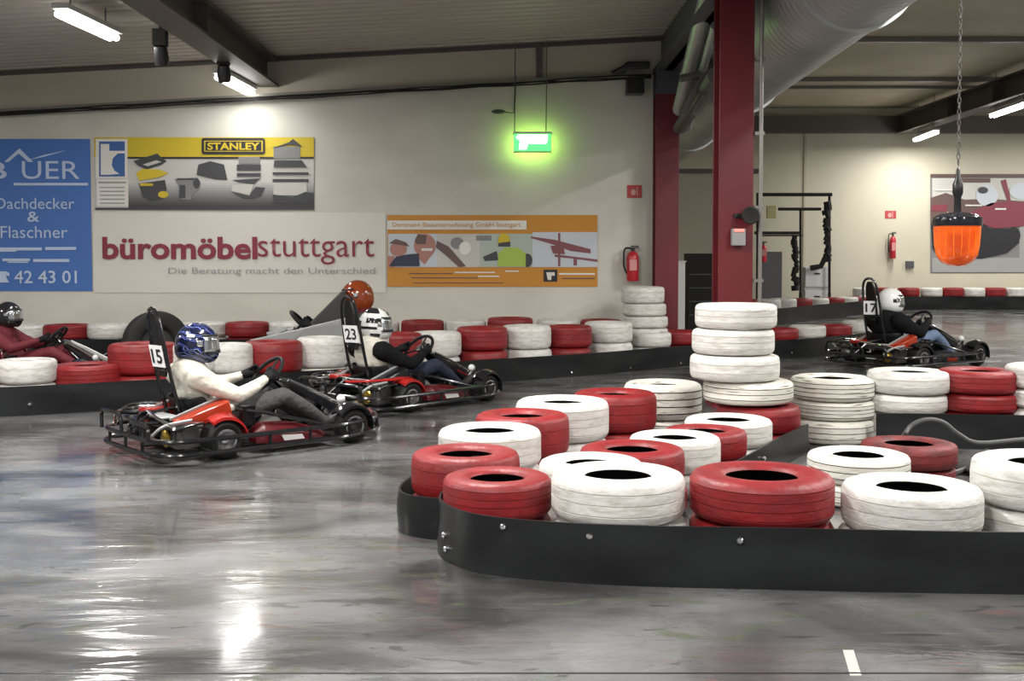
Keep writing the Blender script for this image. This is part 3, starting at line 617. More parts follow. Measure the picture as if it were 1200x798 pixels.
# ------------------------------------------------------------------ tyres
def tyre_mesh(name, body, groove, variant):
    b = MB()
    gs = ((-.16, .16), (-.24, 0.0, .24), (-.30, -.10, .10, .30))[variant]
    out = [(.50, -.38), (.53, -.44), (.60, -.485), (.74, -.50), (.88, -.485), (.95, -.44), (.982, -.37)]
    mi = [0] * 7
    for g in gs:
        out += [(.998, g - .016), (.984, g - .008), (.984, g + .008), (.998, g + .016)]; mi += [1, 1, 1, 0]
    out += [(.982, .37), (.95, .44), (.88, .485), (.74, .50), (.60, .485), (.53, .44), (.50, .38)]; mi += [0] * 6 + [2]
    inner = [(.53, .34), (.80, .30), (.93, .15), (.945, 0), (.93, -.15), (.80, -.30), (.53, -.34)]
    out += inner; mi += [2] * len(inner)
    b.lathe(out, None, 44, closed=True, mis=mi)
    bmesh.ops.recalc_face_normals(b.bm, faces=b.bm.faces)
    me = bpy.data.meshes.new(name); b.bm.to_mesh(me); b.bm.free()
    for m in (body, groove, M['rubber']): me.materials.append(m)
    for p in me.polygons: p.use_smooth = True
    me.set_sharp_from_angle(angle=math.radians(50))
    return me
TM = {}
for k, (bm_, gm_) in {'w': ('white_t', 'white_g'), 'r': ('red_t', 'red_g'), 'd': ('dirty_t', 'rubber'), 'k': ('rubber', 'rubber'), 'm': ('dred_t', 'red_g')}.items():
    for v in range(3): TM[k, v] = tyre_mesh('tyre', M[bm_], M[gm_], v)
CW = {'w': 'white', 'r': 'red', 'd': 'scuffed white', 'k': 'black', 'm': 'dusty red'}
tyre_n = 0
def tyre(c, x, y, z0, w, R, label, group, tilt=(0, 0), v=None):
    global tyre_n
    tyre_n += 1
    o = bpy.data.objects.new('tyre', TM[c, (tyre_n * 5 + tyre_n // 3) % 3 if v is None else v]); COL.objects.link(o)
    o.location = (x, y, z0 + w / 2); o.scale = (R, R, w); o.rotation_euler = (tilt[0], tilt[1], random.random() * 6.28)
    tag(o, label, 'tyre', group); return o
ORD = ['first', 'second', 'third', 'fourth', 'fifth', 'sixth', 'seventh', 'eighth', 'ninth', 'tenth', 'eleventh', 'twelfth', 'thirteenth', 'fourteenth', 'fifteenth', 'sixteenth', 'seventeenth', 'eighteenth', 'nineteenth', 'twentieth']
def stack(x, y, R, tops, pos, group, cols):
    """tops: z values from the top down, the last tyre ends on the floor"""
    zs = tops + [0.0]
    lv = ['top', 'second', 'third', 'fourth', 'fifth', 'sixth']
    k = len(zs) - 1
    for i in range(k):
        c = cols[min(i, len(cols) - 1)]
        if k == 1: lab = '%s tyre %s' % (CW[c], pos)
        else: lab = '%s tyre %s, %s of its stack' % (CW[c], pos, 'top' if i == 0 else 'bottom' if i == k - 1 else 'middle' if k == 3 else lv[i])
        tyre(c, x + random.uniform(-.012, .012), y + random.uniform(-.01, .01), zs[i + 1] + .001, zs[i] - zs[i + 1] - .003, R, lab, group)
def ztop(py, Y, R): return at(600, py, Y - .8 * R).z
random.seed(11)
# --- nearest row (curving barrier in the foreground)
G = 'tyres along the nearest barrier'
for i, (px, cr, Y, R_, cols, wd) in enumerate([(583, 566, 5.38, .265, 'r', None), (726, 564, 5.20, .315, 'w', None), (895, 566, 5.18, .335, 'r', None), (1067, 579, 5.12, .315, 'w', None), (1226, 549, 5.22, .33, 'w', None), (1395, 552, 5.2, .32, 'r', None)]):
    z = ztop(cr, Y, R_); x = at(px, cr, Y).x
    h = .21 if px != 583 else .19
    tops = [z, z - h] if z - h > .3 else [z, z - h]
    if z > .5: tops = [z, z - .21, (z - .21) / 2 + .02]
    stack(x, Y, R_, tops, '%s from left on the nearest barrier' % ORD[i], G, cols)
# --- outer row going back on the left side of the tip
G = 'tyres along the left side of the barrier tip'
A = [(543, 537, 5.97, .295, 'r', .23), (575, 508, 6.55, .305, 'w', .22), (610, 490, 7.13, .305, 'r', .26), (657, 473, 7.70, .325, 'w', .27), (722, 463, 8.22, .31, 'r', .28), (778, 451, 8.85, .31, 'd', .28)]
for i, (px, cr, Y, R_, c, h) in enumerate(A):
    z = ztop(cr, Y, R_); x = at(px, cr, Y).x
    stack(x, Y, R_, [z, z - h], '%s from front in left row of tip' % ORD[i], G, c)
# --- inner row
G = 'tyres along the inner side of the barrier tip'
GI = [(694, 547, 5.80, .275, 'w'), (742, 531, 6.32, .30, 'r'), (792, 516, 6.80, .28, 'w'), (827, 508, 7.28, .275, 'r'), (855, 495, 7.76, .305, 'w'), (887, 478, 8.34, .31, 'r')]
for i, (px, cr, Y, R_, c) in enumerate(GI):
    z = ztop(cr, Y, R_); x = at(px, cr, Y).x
    stack(x, Y, R_, [z, z * .42], '%s from front in the inner row of the tip' % ORD[i], G, c)
# --- tall white stack on the last inner tyre
Ys = 8.36; Rz = .325
bounds = [at(600, y, Ys - .28).z for y in (357, 387, 418, 449, 476)]
zred = ztop(478, 8.34, .31)
bounds[-1] = zred + .012
for i in range(4):
    px = (862, 859, 861, 877)[i]; x = at(px, 400, Ys).x
    tyre('wwwd'[i], x, Ys, bounds[i + 1] + .002, bounds[i] - bounds[i + 1] - .004, (.305, .308, .335, .335)[i],
         'white tyre in the tall stack before the red column, %s' % ('topmost', 'second from the top', 'third from the top', 'scuffed, fourth from the top')[i], 'tall stack of white tyres', v=(1, 1, 0, 1)[i], tilt=(0, (0, 0, 0, .0)[i]))
# --- row right of the tall stack
G = 'two-high tyres behind the cluttered inner corner'
for i, (px, cr, Y, R_, c) in enumerate([(975, 445, 8.72, .325, 'd'), (1063, 437, 8.68, .315, 'w'), (1147, 436, 8.62, .30, 'r'), (1231, 431, 8.5, .32, 'w'), (1322, 431, 8.4, .31, 'r')]):
    z = ztop(cr, Y, R_); x = at(px, cr, Y).x
    stack(x, Y, R_, [z, z - .175, z - .32], '%s from left in row beside tall stack' % ORD[i], G, c)
# --- loose tyres inside
z = ztop(538, 6.55, .3)
stack(at(1003, 540, 6.55).x, 6.55, .295, [z, z * .45], 'lying loose behind the nearest barrier', 'loose tyres in the inner corner', 'd')
z = ztop(524, 7.15, .3)
stack(at(1062, 530, 7.15).x, 7.15, .30, [z, z * .4], 'lying behind the loose scuffed white one', 'loose tyres in the inner corner', 'm')

# --- rows along the far side of the track: path of the belt, tyres behind it
def interp(tab, px):
    if px <= tab[0][0]: a, b = tab[0], tab[1]
    elif px >= tab[-1][0]: a, b = tab[-2], tab[-1]
    else:
        for a, b in zip(tab, tab[1:]):
            if a[0] <= px <= b[0]: break
    return a[1] + (b[1] - a[1]) * (px - a[0]) / (b[0] - a[0])
def behind(tab, px, R_):
    q = lambda p: (interp(tab, p) * (p - 600) / F, interp(tab, p))
    (xa, ya), (xb, yb) = q(px - 12), q(px + 12); a = math.atan2(yb - ya, xb - xa)
    return interp(tab, px) + (R_ + .05) / (math.cos(a) - math.sin(a) * (px - 600) / F)
BT = [(-130, 9.7), (0, 9.95), (140, 10.4), (350, 11.3), (592, 12.75), (700, 13.5), (797, 14.5), (915, 15.55), (960, 16.0), (1015, 17.0)]
G = 'tyres along the barrier behind the racing karts'
rowB = [(-60, 'r', .33, 421, .21), (30, 'w', .27, 423, .22), (103, 'r', .33, 429, .21), (166, 'r', .33, 404, .30), (222, 'w', .25, 404, .29), (268, 'w', .25, 404, .29), (321, 'r', .305, 401, .32), (377, 'w', .27, 396, .32), (428, 'w', .27, 394, .32), (468, 'r', .26, 391, .30), (510, 'w', .29, 390, .28), (565, 'r', .30, 384, .27),
        (617, 'w', .30, 382, .28), (667, 'r', .28, 382, .27), (714, 'w', .31, 378, .26), (762, 'w', .28, 390, .19), (800, 'r', .26, 388, .19), (838, 'w', .28, 388, .18), (880, 'w', .28, 387, .18), (914, 'r', .26, 385, .18), (946, 'w', .27, 382, .18), (978, 'r', .27, 381, .18), (1006, 'w', .27, 377, .18), (1032, 'r', .27, 376, .18)]
lastr = {}
for i, (px, c, R_, cr, h) in enumerate(rowB):
    Y = behind(BT, px, R_); z = ztop(cr, Y, R_); x = at(px, cr, Y).x
    pos = ('%s from left on barrier behind racing karts' % ORD[i]) if i < 12 else ('%s from right on barrier behind racing karts' % ORD[len(rowB) - 1 - i])
    stack(x, Y, R_, [z, z - h] if z - h > .05 else [z], pos, G, c)
# --- row close to the wall
G = 'tyres along the barrier at the banner wall'
CT = [(0, 14.55), (470, 14.6), (730, 14.75)]
for i, (px, c, R_, cr) in enumerate([(-20, 'r', .3, 381), (34, 'w', .3, 381), (80, 'r', .31, 381), (129, 'w', .29, 380), (186, 'r', .3, 379), (240, 'w', .31, 378), (290, 'r', .29, 378), (341, 'w', .3, 378), (394, 'r', .3, 377), (444, 'w', .28, 377), (495, 'r', .29, 376), (546, 'w', .28, 376), (598, 'r', .31, 373), (653, 'w', .29, 375), (705, 'r', .28, 375)]):
    Y = interp(CT, px) + .33; z = ztop(cr, Y, R_); x = at(px, cr, Y).x
    stack(x, Y, R_, [z, z - .2, z - .40], '%s from left in row against banner wall' % ORD[i], G, c)
Yt = 14.96; zs = [at(600, y, Yt - .25).z for y in (336, 356, 371, 385)]
for i in range(3):
    tyre('w', at((753, 755, 757)[i], 350, Yt).x, Yt, zs[i + 1] + .002, zs[i] - zs[i + 1] - .004, .295, 'white tyre in the stack below the wall extinguisher, %s' % ('topmost', 'second from the top', 'third from the top')[i], 'white stack under the wall extinguisher')
stack(at(757, 350, Yt).x, Yt, .29, [zs[3], zs[3] / 2], 'low below the wall extinguisher', 'white stack under the wall extinguisher', 'w')
# --- far right hall rows
DT = [(800, 21.5), (900, 22.9), (960, 25.2), (1030, 28.2)]
G = 'small-looking tyres of the middle barrier in the far hall'
for i, (px, c, cr) in enumerate([(804, 'r', 353), (828, 'r', 352), (852, 'w', 352), (876, 'r', 351), (898, 'w', 351), (917, 'w', 350), (937, 'r', 350), (956, 'w', 349.5), (975, 'r', 349), (991, 'w', 348.5), (1005, 'r', 348), (1020, 'w', 347)]):
    Y = behind(DT, px, .3); z = ztop(cr, Y, .3); x = at(px, cr, Y).x
    stack(x, Y, .3, [z, z / 2], '%s from right on middle far barrier' % ORD[11 - i], G, c)
G = 'tyres of the farthest barrier under the kart poster'
for i, (px, c) in enumerate([(1012, 'w'), (1038, 'r'), (1065, 'r'), (1092, 'w'), (1116, 'r'), (1141, 'w'), (1166, 'r'), (1190, 'w'), (1215, 'r')]):
    Y = 30.0 + .33; z = at(px, 337, Y).z; z2 = at(px, 348, Y).z; x = at(px, 340, Y).x
    stack(x, Y, .29, [z, z2, z2 / 2], '%s from left on farthest barrier' % ORD[i], G, c)

# ------------------------------------------------------------------ belts
def belt(name_label, pts, h0, h1, group, bolts=(), th=.012, lean=0.0, ripple=.006):
    """ribbon standing on the floor along pts (x,y); h0..h1 heights"""
    P = catmull([(p[0], p[1], 0) for p in pts], 8); b = MB(); n = len(P); secs = []
    L = 0
    t = thing('barrier_belt', name_label, 'barrier', P[0], 0, group)
    o0 = P[0]
    T = []
    for i in range(n):
        a = P[max(i - 1, 0)]; c = P[min(i + 1, n - 1)]; d = (c - a).normalized(); T.append(Vector((d.y, -d.x, 0)))
    for i, p in enumerate(P):
        if i: L += (p - P[i - 1]).length
        h = h0 + (h1 - h0) * i / (n - 1); nn = T[i]
        row = []
        for k in range(6):
            z = h * k / 5; off = ripple * math.sin(L * 3.1 + k) + lean * (k / 5)
            row.append(p - o0 + nn * off + Vector((0, 0, z)))
        for k in reversed(range(6)):
            z = h * k / 5; off = ripple * math.sin(L * 3.1 + k) + lean * (k / 5)
            row.append(p - o0 + nn * (off - th) + Vector((0, 0, z)))
        secs.append(row)
    b.loft(secs); b.build('belt', M['strip'], t, angle=50)
    for (f, zf) in bolts:
        i = min(int(f * (n - 1)), n - 2); p = P[i].lerp(P[i + 1], f * (n - 1) - i) - o0; nn = T[i]; h = h0 + (h1 - h0) * f
        b = MB(); q = p + nn * (.006 + ripple * .5) + Vector((0, 0, h * zf))
        mx = Matrix.Translation(q) @ nn.to_track_quat('Z', 'Y').to_matrix().to_4x4()
        b.lathe([(.015, -.01), (.015, .003), (.010, .008), (0, .009)], mx, 14); b.build('bolt', M['bolt'], t)
    return t
g0 = lambda x, y, z=0: (onz(x, y, z).x, onz(x, y, z).y)
belt('black rubber belt along the foot of the nearest tyre row, closest to the viewer', [(-.28, 5.75), (-.36, 5.5), g0(520, 655), g0(560, 671), g0(640, 681), g0(760, 688), g0(950, 692), g0(1200, 697), g0(1460, 701)], .27, .27, 'black belts around the tyre barriers',
     bolts=((.26, .45), (.27, .22), (.43, .85), (.56, .8), (.70, .8), (.90, .7)))
belt('black rubber belt curling around the left side of the barrier tip', [(-.05, 5.68), (-.30, 5.60), (-.545, 5.72), (-.60, 5.98), (-.52, 6.4), (-.33, 7.0), (-.08, 7.75), (.33, 8.4), (.85, 9.1)], .22, .2, 'black belts around the tyre barriers')
belt('black rubber belt along the inner side of the barrier tip towards the tall stack', [(1.02, 5.75), (1.12, 6.1), (1.34, 6.62), (1.63, 7.15), (1.90, 7.65), (2.13, 8.05), (2.22, 8.2)], .2, .2, 'black belts around the tyre barriers', bolts=((.5, .7),), lean=-.02)
belt('black rubber belt below the row right of the tall white stack', [(2.76, 8.36), (3.3, 8.30), (3.9, 8.22), (4.5, 8.1), (5.2, 7.98), (5.9, 7.9)], .26, .27, 'black belts around the tyre barriers', bolts=((.4, .8), (.7, .7)))
belt('long black rubber belt of the barrier behind the racing karts', [(at(px, 400, Y).x, Y) for px, Y in BT], .27, .27, 'black belts around the tyre barriers', bolts=((.14, .4), (.3, .4), (.52, .2), (.60, .18), (.667, .18), (.8, .3)))
belt('dark belt of the barrier against the banner wall', [(-8, 14.5), (-5, 14.5), (-1.5, 14.55), (1.6, 14.7)], .36, .36, 'black belts around the tyre barriers')
belt('dark belt of the middle barrier in the far hall', [(at(px, 360, Y).x, Y) for px, Y in DT] + [(at(1060, 360, 29.4).x, 29.4)], .36, .33, 'black belts around the tyre barriers')
belt('dark belt of the farthest barrier under the kart poster', [(9.3, 29.9), (11, 29.92), (14, 29.95), (17, 29.95)], .36, .36, 'black belts around the tyre barriers')

# ------------------------------------------------------------------ clutter in the inner corner
def clutter():
    random.seed(4)
    b = MB(); nx, ny = 26, 16; g = []
    for j in range(ny + 1):
        row = []
        for i in range(nx + 1):
            u, v = i / nx, j / ny; x = 3.0 + 2.6 * u; y = 6.35 + 1.45 * v - .2 * u
            e = min(u, 1 - u, v, 1 - v) * 6; e = min(1, e)
            z = .03 + e * (.10 + .07 * math.sin(x * 5 + y * 3) * math.cos(y * 6 - x) + .03 * math.sin(x * 17 + y * 11))
            row.append(b.bm.verts.new((x + .03 * math.sin(y * 9), y + .03 * math.sin(x * 8), z)))
        g.append(row)
    for j in range(ny):
        for i in range(nx): b.bm.faces.new([g[j][i], g[j][i + 1], g[j + 1][i + 1], g[j + 1][i]])
    tag(b.build('crumpled_sheet', mat('grey_tarp', (.045, .045, .045), .45, bump=(12, .4)), None, solid=.012), 'crumpled dark plastic sheet lying behind the nearest barrier at the right', 'sheet')
    b = MB(); pts = [onz(1040, 530, .02)] + [at(x, y, 7.45) for x, y in ((1058, 512), (1068, 499), (1085, 492), (1105, 495), (1122, 508), (1145, 519), (1190, 516), (1230, 512))]
    b.tube(catmull(pts, 6), .017, 10); tag(b.build('hose', mat('grey_hose', (.07, .07, .068), .45), None), 'grey hose arching up out of the clutter in the inner corner', 'hose')
    b = MB(); pts = [(2.3, 7.1, .02), (2.6, 7.0, .05), (2.9, 7.25, .02), (3.3, 7.55, .06), (3.7, 7.6, .09), (4.2, 7.65, .12), (4.7, 7.5, .14)]
    b.tube(catmull(pts, 6), .02, 8); tag(b.build('hose', mat('dark_hose', (.06, .055, .05), .5), None), 'dark hose lying flat on the ground behind the loose tyres', 'hose')
    b = MB(); pts = [(2.25, 7.6, .0), (2.6, 7.55, .0), (2.95, 7.7, .0), (2.9, 8.1, .0), (2.4, 8.25, .0)]
    b.prism([Vector(p) for p in pts], (0, 0, .03)); b.prism([Vector((p[0] * .9 + .28, p[1] * .9 + .75, .03)) for p in pts], (0, 0, .025))
    tag(b.build('rubber_mat', mat('brown_mat', (.06, .045, .035), .8), None, smooth=False), 'dirty brown rubber mats lying below the scuffed white stack', 'mat')
clutter()

# ------------------------------------------------------------------ people
def skin(verts, edges, radii, root, sub=2):
    bm = bmesh.new(); lay = bm.verts.layers.skin.verify()
    V = [bm.verts.new(v) for v in verts]
    for v, r in zip(V, radii): v[lay].radius = (r, r) if not isinstance(r, tuple) else r
    V[root][lay].use_root = True
    for a, c in edges: bm.edges.new((V[a], V[c]))
    me = bpy.data.meshes.new('sk'); bm.to_mesh(me); bm.free()
    o = bpy.data.objects.new('sk', me); COL.objects.link(o)
    m = o.modifiers.new('skin', 'SKIN'); m.use_smooth_shade = True; m.branch_smoothing = .6
    s = o.modifiers.new('sub', 'SUBSURF'); s.levels = sub; s.render_levels = sub
    dg = bpy.context.evaluated_depsgraph_get(); dg.update()
    out = bpy.data.meshes.new_from_object(o.evaluated_get(dg)); bpy.data.objects.remove(o); bpy.data.meshes.remove(me)
    return out
def segd(p, a, b):
    ab = b - a; t = max(0, min(1, (p - a).dot(ab) / ab.length_squared)); return (p - (a + ab * t)).length
def helmet_shell(b, c, yaw, pitch, mi=0, n=28, m=18):
    mx = Matrix.Translation(c) @ Matrix.Rotation(yaw, 4, 'Z') @ Matrix.Rotation(pitch, 4, 'Y')
    rings = []
    for i in range(m + 1):
        th = PI * (i / m) * .80; ring = []
        for k in range(n):
            a = 2 * PI * k / n; x = math.sin(th) * math.cos(a); y = math.sin(th) * math.sin(a); z = math.cos(th)
            X = x * .150; Yy = y * .128; Z = z * .150
            if z < 0:   # keep the jaw wide, push the chin bar forward
                q = min(1, -z / .8); X *= 1 + .18 * q; Yy *= 1 + .12 * q; X += .018 * q * max(0, math.cos(a)); Z *= 1.05
            ring.append(b.bm.verts.new(mx @ Vector((X, Yy, Z))))
        rings.append(ring)
    for A, B in zip(rings[1:], rings[2:]):
        for k in range(n): b.bm.faces.new([A[k], A[(k + 1) % n], B[(k + 1) % n], B[k]]).material_index = mi
    b.bm.faces.new(rings[1]).material_index = mi
    for v in rings[0]: b.bm.verts.remove(v)
    return mx
def patch(b, mx, az0, az1, el0, el1, gr, mi=0, n=14, m=6):
    g = []
    for j in range(m + 1):
        row = []
        for i in range(n + 1):
            a = az0 + (az1 - az0) * i / n; e = el0 + (el1 - el0) * j / m; x = math.cos(e) * math.cos(a); y = math.cos(e) * math.sin(a); z = math.sin(e)
            X = x * .150 * gr; Yy = y * .128 * gr; Z = z * .150 * gr
            if z < 0:
                q = min(1, -z / .8); X *= 1 + .18 * q; Yy *= 1 + .12 * q; X += .018 * q * max(0, math.cos(a)); Z *= 1.05
            row.append(b.bm.verts.new(mx @ Vector((X, Yy, Z))))
        g.append(row)
    for j in range(m):
        for i in range(n): b.bm.faces.new([g[j][i], g[j][i + 1], g[j + 1][i + 1], g[j + 1][i]]).material_index = mi
def driver(label, loc, rz, mats, helmet, yaw=0.0, scale=1, lean=0.0, visor=None, marks=None, bulk=1.0):
    t = thing('person', label, 'person', loc, rz, None, scale)
    L = lean
    # torso, head, arms and legs as one skinned figure (kart coordinates: x forward, z up)
    V = [(.12, 0, .205), (.07, 0, .31), (.00 + L * .6, 0, .44), (-.03 + L, 0, .545), (-.02 + L, 0, .615), (.0 + L, 0, .67), (.015 + L, 0, .76)]
    Rr = [(.155, .12), (.155, .125), (.175, .135), (.145, .115), .066, .068, .088]
    E = [(0, 1), (1, 2), (2, 3), (3, 4), (4, 5), (5, 6)]
    bones = [(0, 1, 'torso'), (1, 2, 'torso'), (2, 3, 'torso'), (3, 4, 'torso'), (4, 6, 'skin')]
    fing = []
    for s in (1, -1):
        i = len(V); sh = (-.04 + L, s * .185, .545); el = (.21 + L * .5, s * .295, .41); wr = (.475, s * .185, .497); ha = (.535, s * .165, .517)
        V += [sh, (.09 + L * .8, s * .245, .465), el, (.35, s * .250, .452), wr, ha]; Rr += [.088, .070, .056, .049, .034, (.042, .022)]
        E += [(3, i), (i, i + 1), (i + 1, i + 2), (i + 2, i + 3), (i + 3, i + 4), (i + 4, i + 5)]
        bones += [(i, i + 1, 'sleeve'), (i + 1, i + 2, 'sleeve'), (i + 2, i + 3, 'sleeve'), (i + 3, i + 4, 'sleeve'), (i + 4, i + 5, 'hand')]
        j = len(V)
        V += [(.13, s * .10, .19), (.38, s * .155, .295), (.62, s * .19, .365), (.79, s * .175, .27), (.97, s * .155, .155), (1.0, s * .155, .115), (1.11, s * .16, .18), (1.15, s * .16, .225)]
        Rr += [.100, .082, .064, .058, .042, .045, .042, .028]
        E += [(0, j), (j, j + 1), (j + 1, j + 2), (j + 2, j + 3), (j + 3, j + 4), (j + 4, j + 5), (j + 5, j + 6), (j + 6, j + 7)]
        bones += [(0, j, 'leg'), (j, j + 1, 'leg'), (j + 1, j + 2, 'leg'), (j + 2, j + 3, 'leg'), (j + 3, j + 4, 'leg'), (j + 5, j + 6, 'shoe'), (j + 6, j + 7, 'shoe')]
        # fingers curl round the rim, which runs up and inwards at the grip
        H = Vector(ha)
        up = Vector((-.25, -s * .30, .9)).normalized(); fw = Vector((.92, 0, .30)).normalized(); inn = Vector((0, -s, 0))
        for q, (ln, off) in enumerate(((.9, .033), (1.0, .012), (.95, -.010), (.78, -.031))):
            b0 = H + up * off; fing.append(([b0 - fw * .01, b0 + fw * .035 * ln + Vector((0, s * .012, 0)), b0 + fw * .062 * ln + inn * .008, b0 + fw * .060 * ln + inn * .032, b0 + fw * .038 * ln + inn * .042], [.011, .0105, .0098, .009, .0075]))
        fing.append(([H - fw * .012 + up * .012 + inn * .008, H + up * .040 + inn * .022, H + up * .052 + fw * .022 + inn * .034, H + up * .05 + fw * .045 + inn * .036], [.013, .012, .0105, .0085]))
    VV = [Vector(v) for v in V]; rr = [max(r) if isinstance(r, tuple) else r for r in Rr]
    B = MB()
    # torso as a lofted trunk (depth, half width), limbs as tapered capsules, fused into one skin
    trunk = [((.20, .12), .085, .14), ((.15, .19), .12, .175), ((.10, .27), .12, .17), ((.04 + L * .4, .36), .112, .158), ((-.01 + L * .8, .45), .122, .182), ((-.035 + L, .53), .112, .195), ((-.04 + L, .575), .088, .165), ((-.03 + L, .60), .058, .075)]
    secs = []
    for (cx, cz), dp, wd in trunk:
        secs.append([(cx + dp * bulk * math.cos(2 * PI * k / 24), wd * (1 + (bulk - 1) * .5) * math.sin(2 * PI * k / 24), cz + dp * .35 * math.cos(2 * PI * k / 24)) for k in range(24)])
    B.loft(secs)
    def cap(a, c):
        if (rr[a], rr[c]) and max(a, c) > 3 or min(a, c) >= 3:
            pa, pc = VV[a], VV[c]; ra, rc = rr[a], rr[c]
            if keyof(a, c) in ('sleeve',): ra *= bulk; rc *= bulk
            B.sphere(pa, ra, n=14); B.sphere(pc, rc, n=14); B.cyl(pa, pc, ra, rc, n=14)
    def keyof(a, c):
        for q in bones:
            if (q[0], q[1]) in ((a, c), (c, a)): return q[2]
        return ''
    for a, c in E:
        if a >= 3 or c >= 7:
            if a == 3 and c > 6: B.cyl(VV[a] + Vector((0, 0, -.01)), VV[c], .07, rr[c] * .95, n=14); B.sphere(VV[c], rr[c] * .98 * bulk, n=14)
            else: cap(a, c)
    for o_ in (4, 5): B.sphere(VV[o_], rr[o_], n=14)
    B.sphere(VV[6] + Vector((.012, 0, .01)), .098, n=16, sc=(1, .86, 1.12)); B.sphere(VV[6] + Vector((.105, 0, -.005)), .018, n=8)   # head and nose
    tmp = B.build('tmp', [], None, smooth=False)
    rm = tmp.modifiers.new('rm', 'REMESH'); rm.mode = 'VOXEL'; rm.voxel_size = .011; rm.use_smooth_shade = True
    sm = tmp.modifiers.new('sm', 'SMOOTH'); sm.factor = .5; sm.iterations = 7
    dg = bpy.context.evaluated_depsgraph_get(); dg.update()
    me = bpy.data.meshes.new_from_object(tmp.evaluated_get(dg)); bpy.data.objects.remove(tmp)
    bm = bmesh.new(); bm.from_mesh(me)
    keys = ['torso', 'sleeve', 'hand', 'leg', 'shoe', 'skin']
    def dist(c, q):
        a, b_ = VV[q[0]], VV[q[1]]; ab = b_ - a; tt = max(0, min(1, (c - a).dot(ab) / ab.length_squared)); return (c - (a + ab * tt)).length - (rr[q[0]] * (1 - tt) + rr[q[1]] * tt)
    for f in bm.faces:
        c = f.calc_center_median(); best = min(bones, key=lambda q: dist(c, q)); f.material_index = keys.index(best[2])
        if f.material_index in (0, 3) and c.x < .3: f.material_index = 0 if c.z > .235 + c.x * .25 and c.x < .235 else 3
        elif f.material_index == 5 and c.z < .63: f.material_index = 0
    for pts, rs in fing:
        fm = skin([tuple(p) for p in pts], [(k, k + 1) for k in range(len(pts) - 1)], rs, 0, 1); k0 = len(bm.faces)
        bm.from_mesh(fm); bm.faces.ensure_lookup_table()
        for f in bm.faces[k0:]: f.material_index = 2
    body = bpy.data.meshes.new('body'); bm.to_mesh(body); bm.free()
    for k in keys: body.materials.append(mats[k])
    for p in body.polygons: p.use_smooth = True
    bo = bpy.data.objects.new('body', body); COL.objects.link(bo); bo.parent = t
    # face (seen through the visor opening) : nose and brow on the head
    hc = Vector((.03 + L, 0, .785)); hc.z -= .012; mx0 = Matrix.Translation(hc) @ Matrix.Rotation(yaw, 4, 'Z')
    b = MB(); hx = helmet_shell(b, hc, yaw, .06); h = b.build('helmet', helmet, t, angle=60, solid=.006)
    b = MB(); patch(b, hx, -1.15, 1.15, -.28, .42, 1.05); v = b.build('visor', visor or M['visor'], h, solid=.004)
    b = MB(); patch(b, hx, -1.25, 1.25, -.36, -.28, 1.065, n=18, m=1); patch(b, hx, -1.25, 1.25, .42, .50, 1.065, n=18, m=1); b.build('visor_edge', M['black'], h, solid=.004)
    b = MB()
    for s in (1, -1): patch(b, hx, s * 1.35 - .13, s * 1.35 + .13, -.05, .22, 1.075, n=4, m=4)
    b.build('visor_pivot', M['bolt'], h, solid=.006)
    if marks:
        for mt, lst in marks:
            b = MB()
            for (a0, a1, e0, e1) in lst: patch(b, hx, a0, a1, e0, e1, 1.04, n=8, m=5)
            b.build('helmet_marking', mt, h)
    return t
M['visor'] = mat('silver_visor', (.55, .57, .6), .08, .9)
def grey_extra():
    t = [o for o in S.objects if o.name.startswith('go_kart') and 'grey kart' in o.get('label', '')][0]
    for s in (-1, 1):
        b = MB(); b.prism([(1.00, s * .50, .40), (.50, s * .52, .51), (.15, s * .50, .595), (-.20, s * .48, .60), (-.32, s * .46, .22), (.9, s * .50, .18)], (0, -s * .03, 0)); b.build('side_fairing', K['grey'], t, smooth=False, bevel=.01)
    b = MB(); b.prism([(.56, -.22, .47), (.20, -.20, .83), (.16, -.20, .83), (.20, -.22, .47)], (0, .42, 0)); b.build('seat_shield', mat('dark_shield', (.04, .04, .04), .5), t, smooth=False, bevel=.015)
C = lambda n, c, r=.8, **k: mat(n, c, r, **k)
cream = C('cream_jersey', (.60, .57, .49), .85, bump=(14, .5)); dgrey = C('dark_grey_denim', (.055, .054, .052), .85, bump=(16, .5)); blk = C('black_cloth', (.008, .008, .009), .9, spec=.1, bump=(16, .4))
navy = C('navy_denim', (.012, .018, .04), .8, bump=(16, .4)); jean = C('blue_denim', (.12, .17, .27), .8, bump=(16, .4)); shoe = C('dark_shoe', (.02, .02, .02), .5); skn = C('skin', (.45, .25, .18), .5)
mar = C('maroon_suit', (.13, .010, .018), .75, bump=(14, .4)); glv = C('black_glove', (.007, .007, .008), .7, spec=.2); char = C('charcoal_sleeve', (.045, .045, .045), .8, bump=(14, .4))

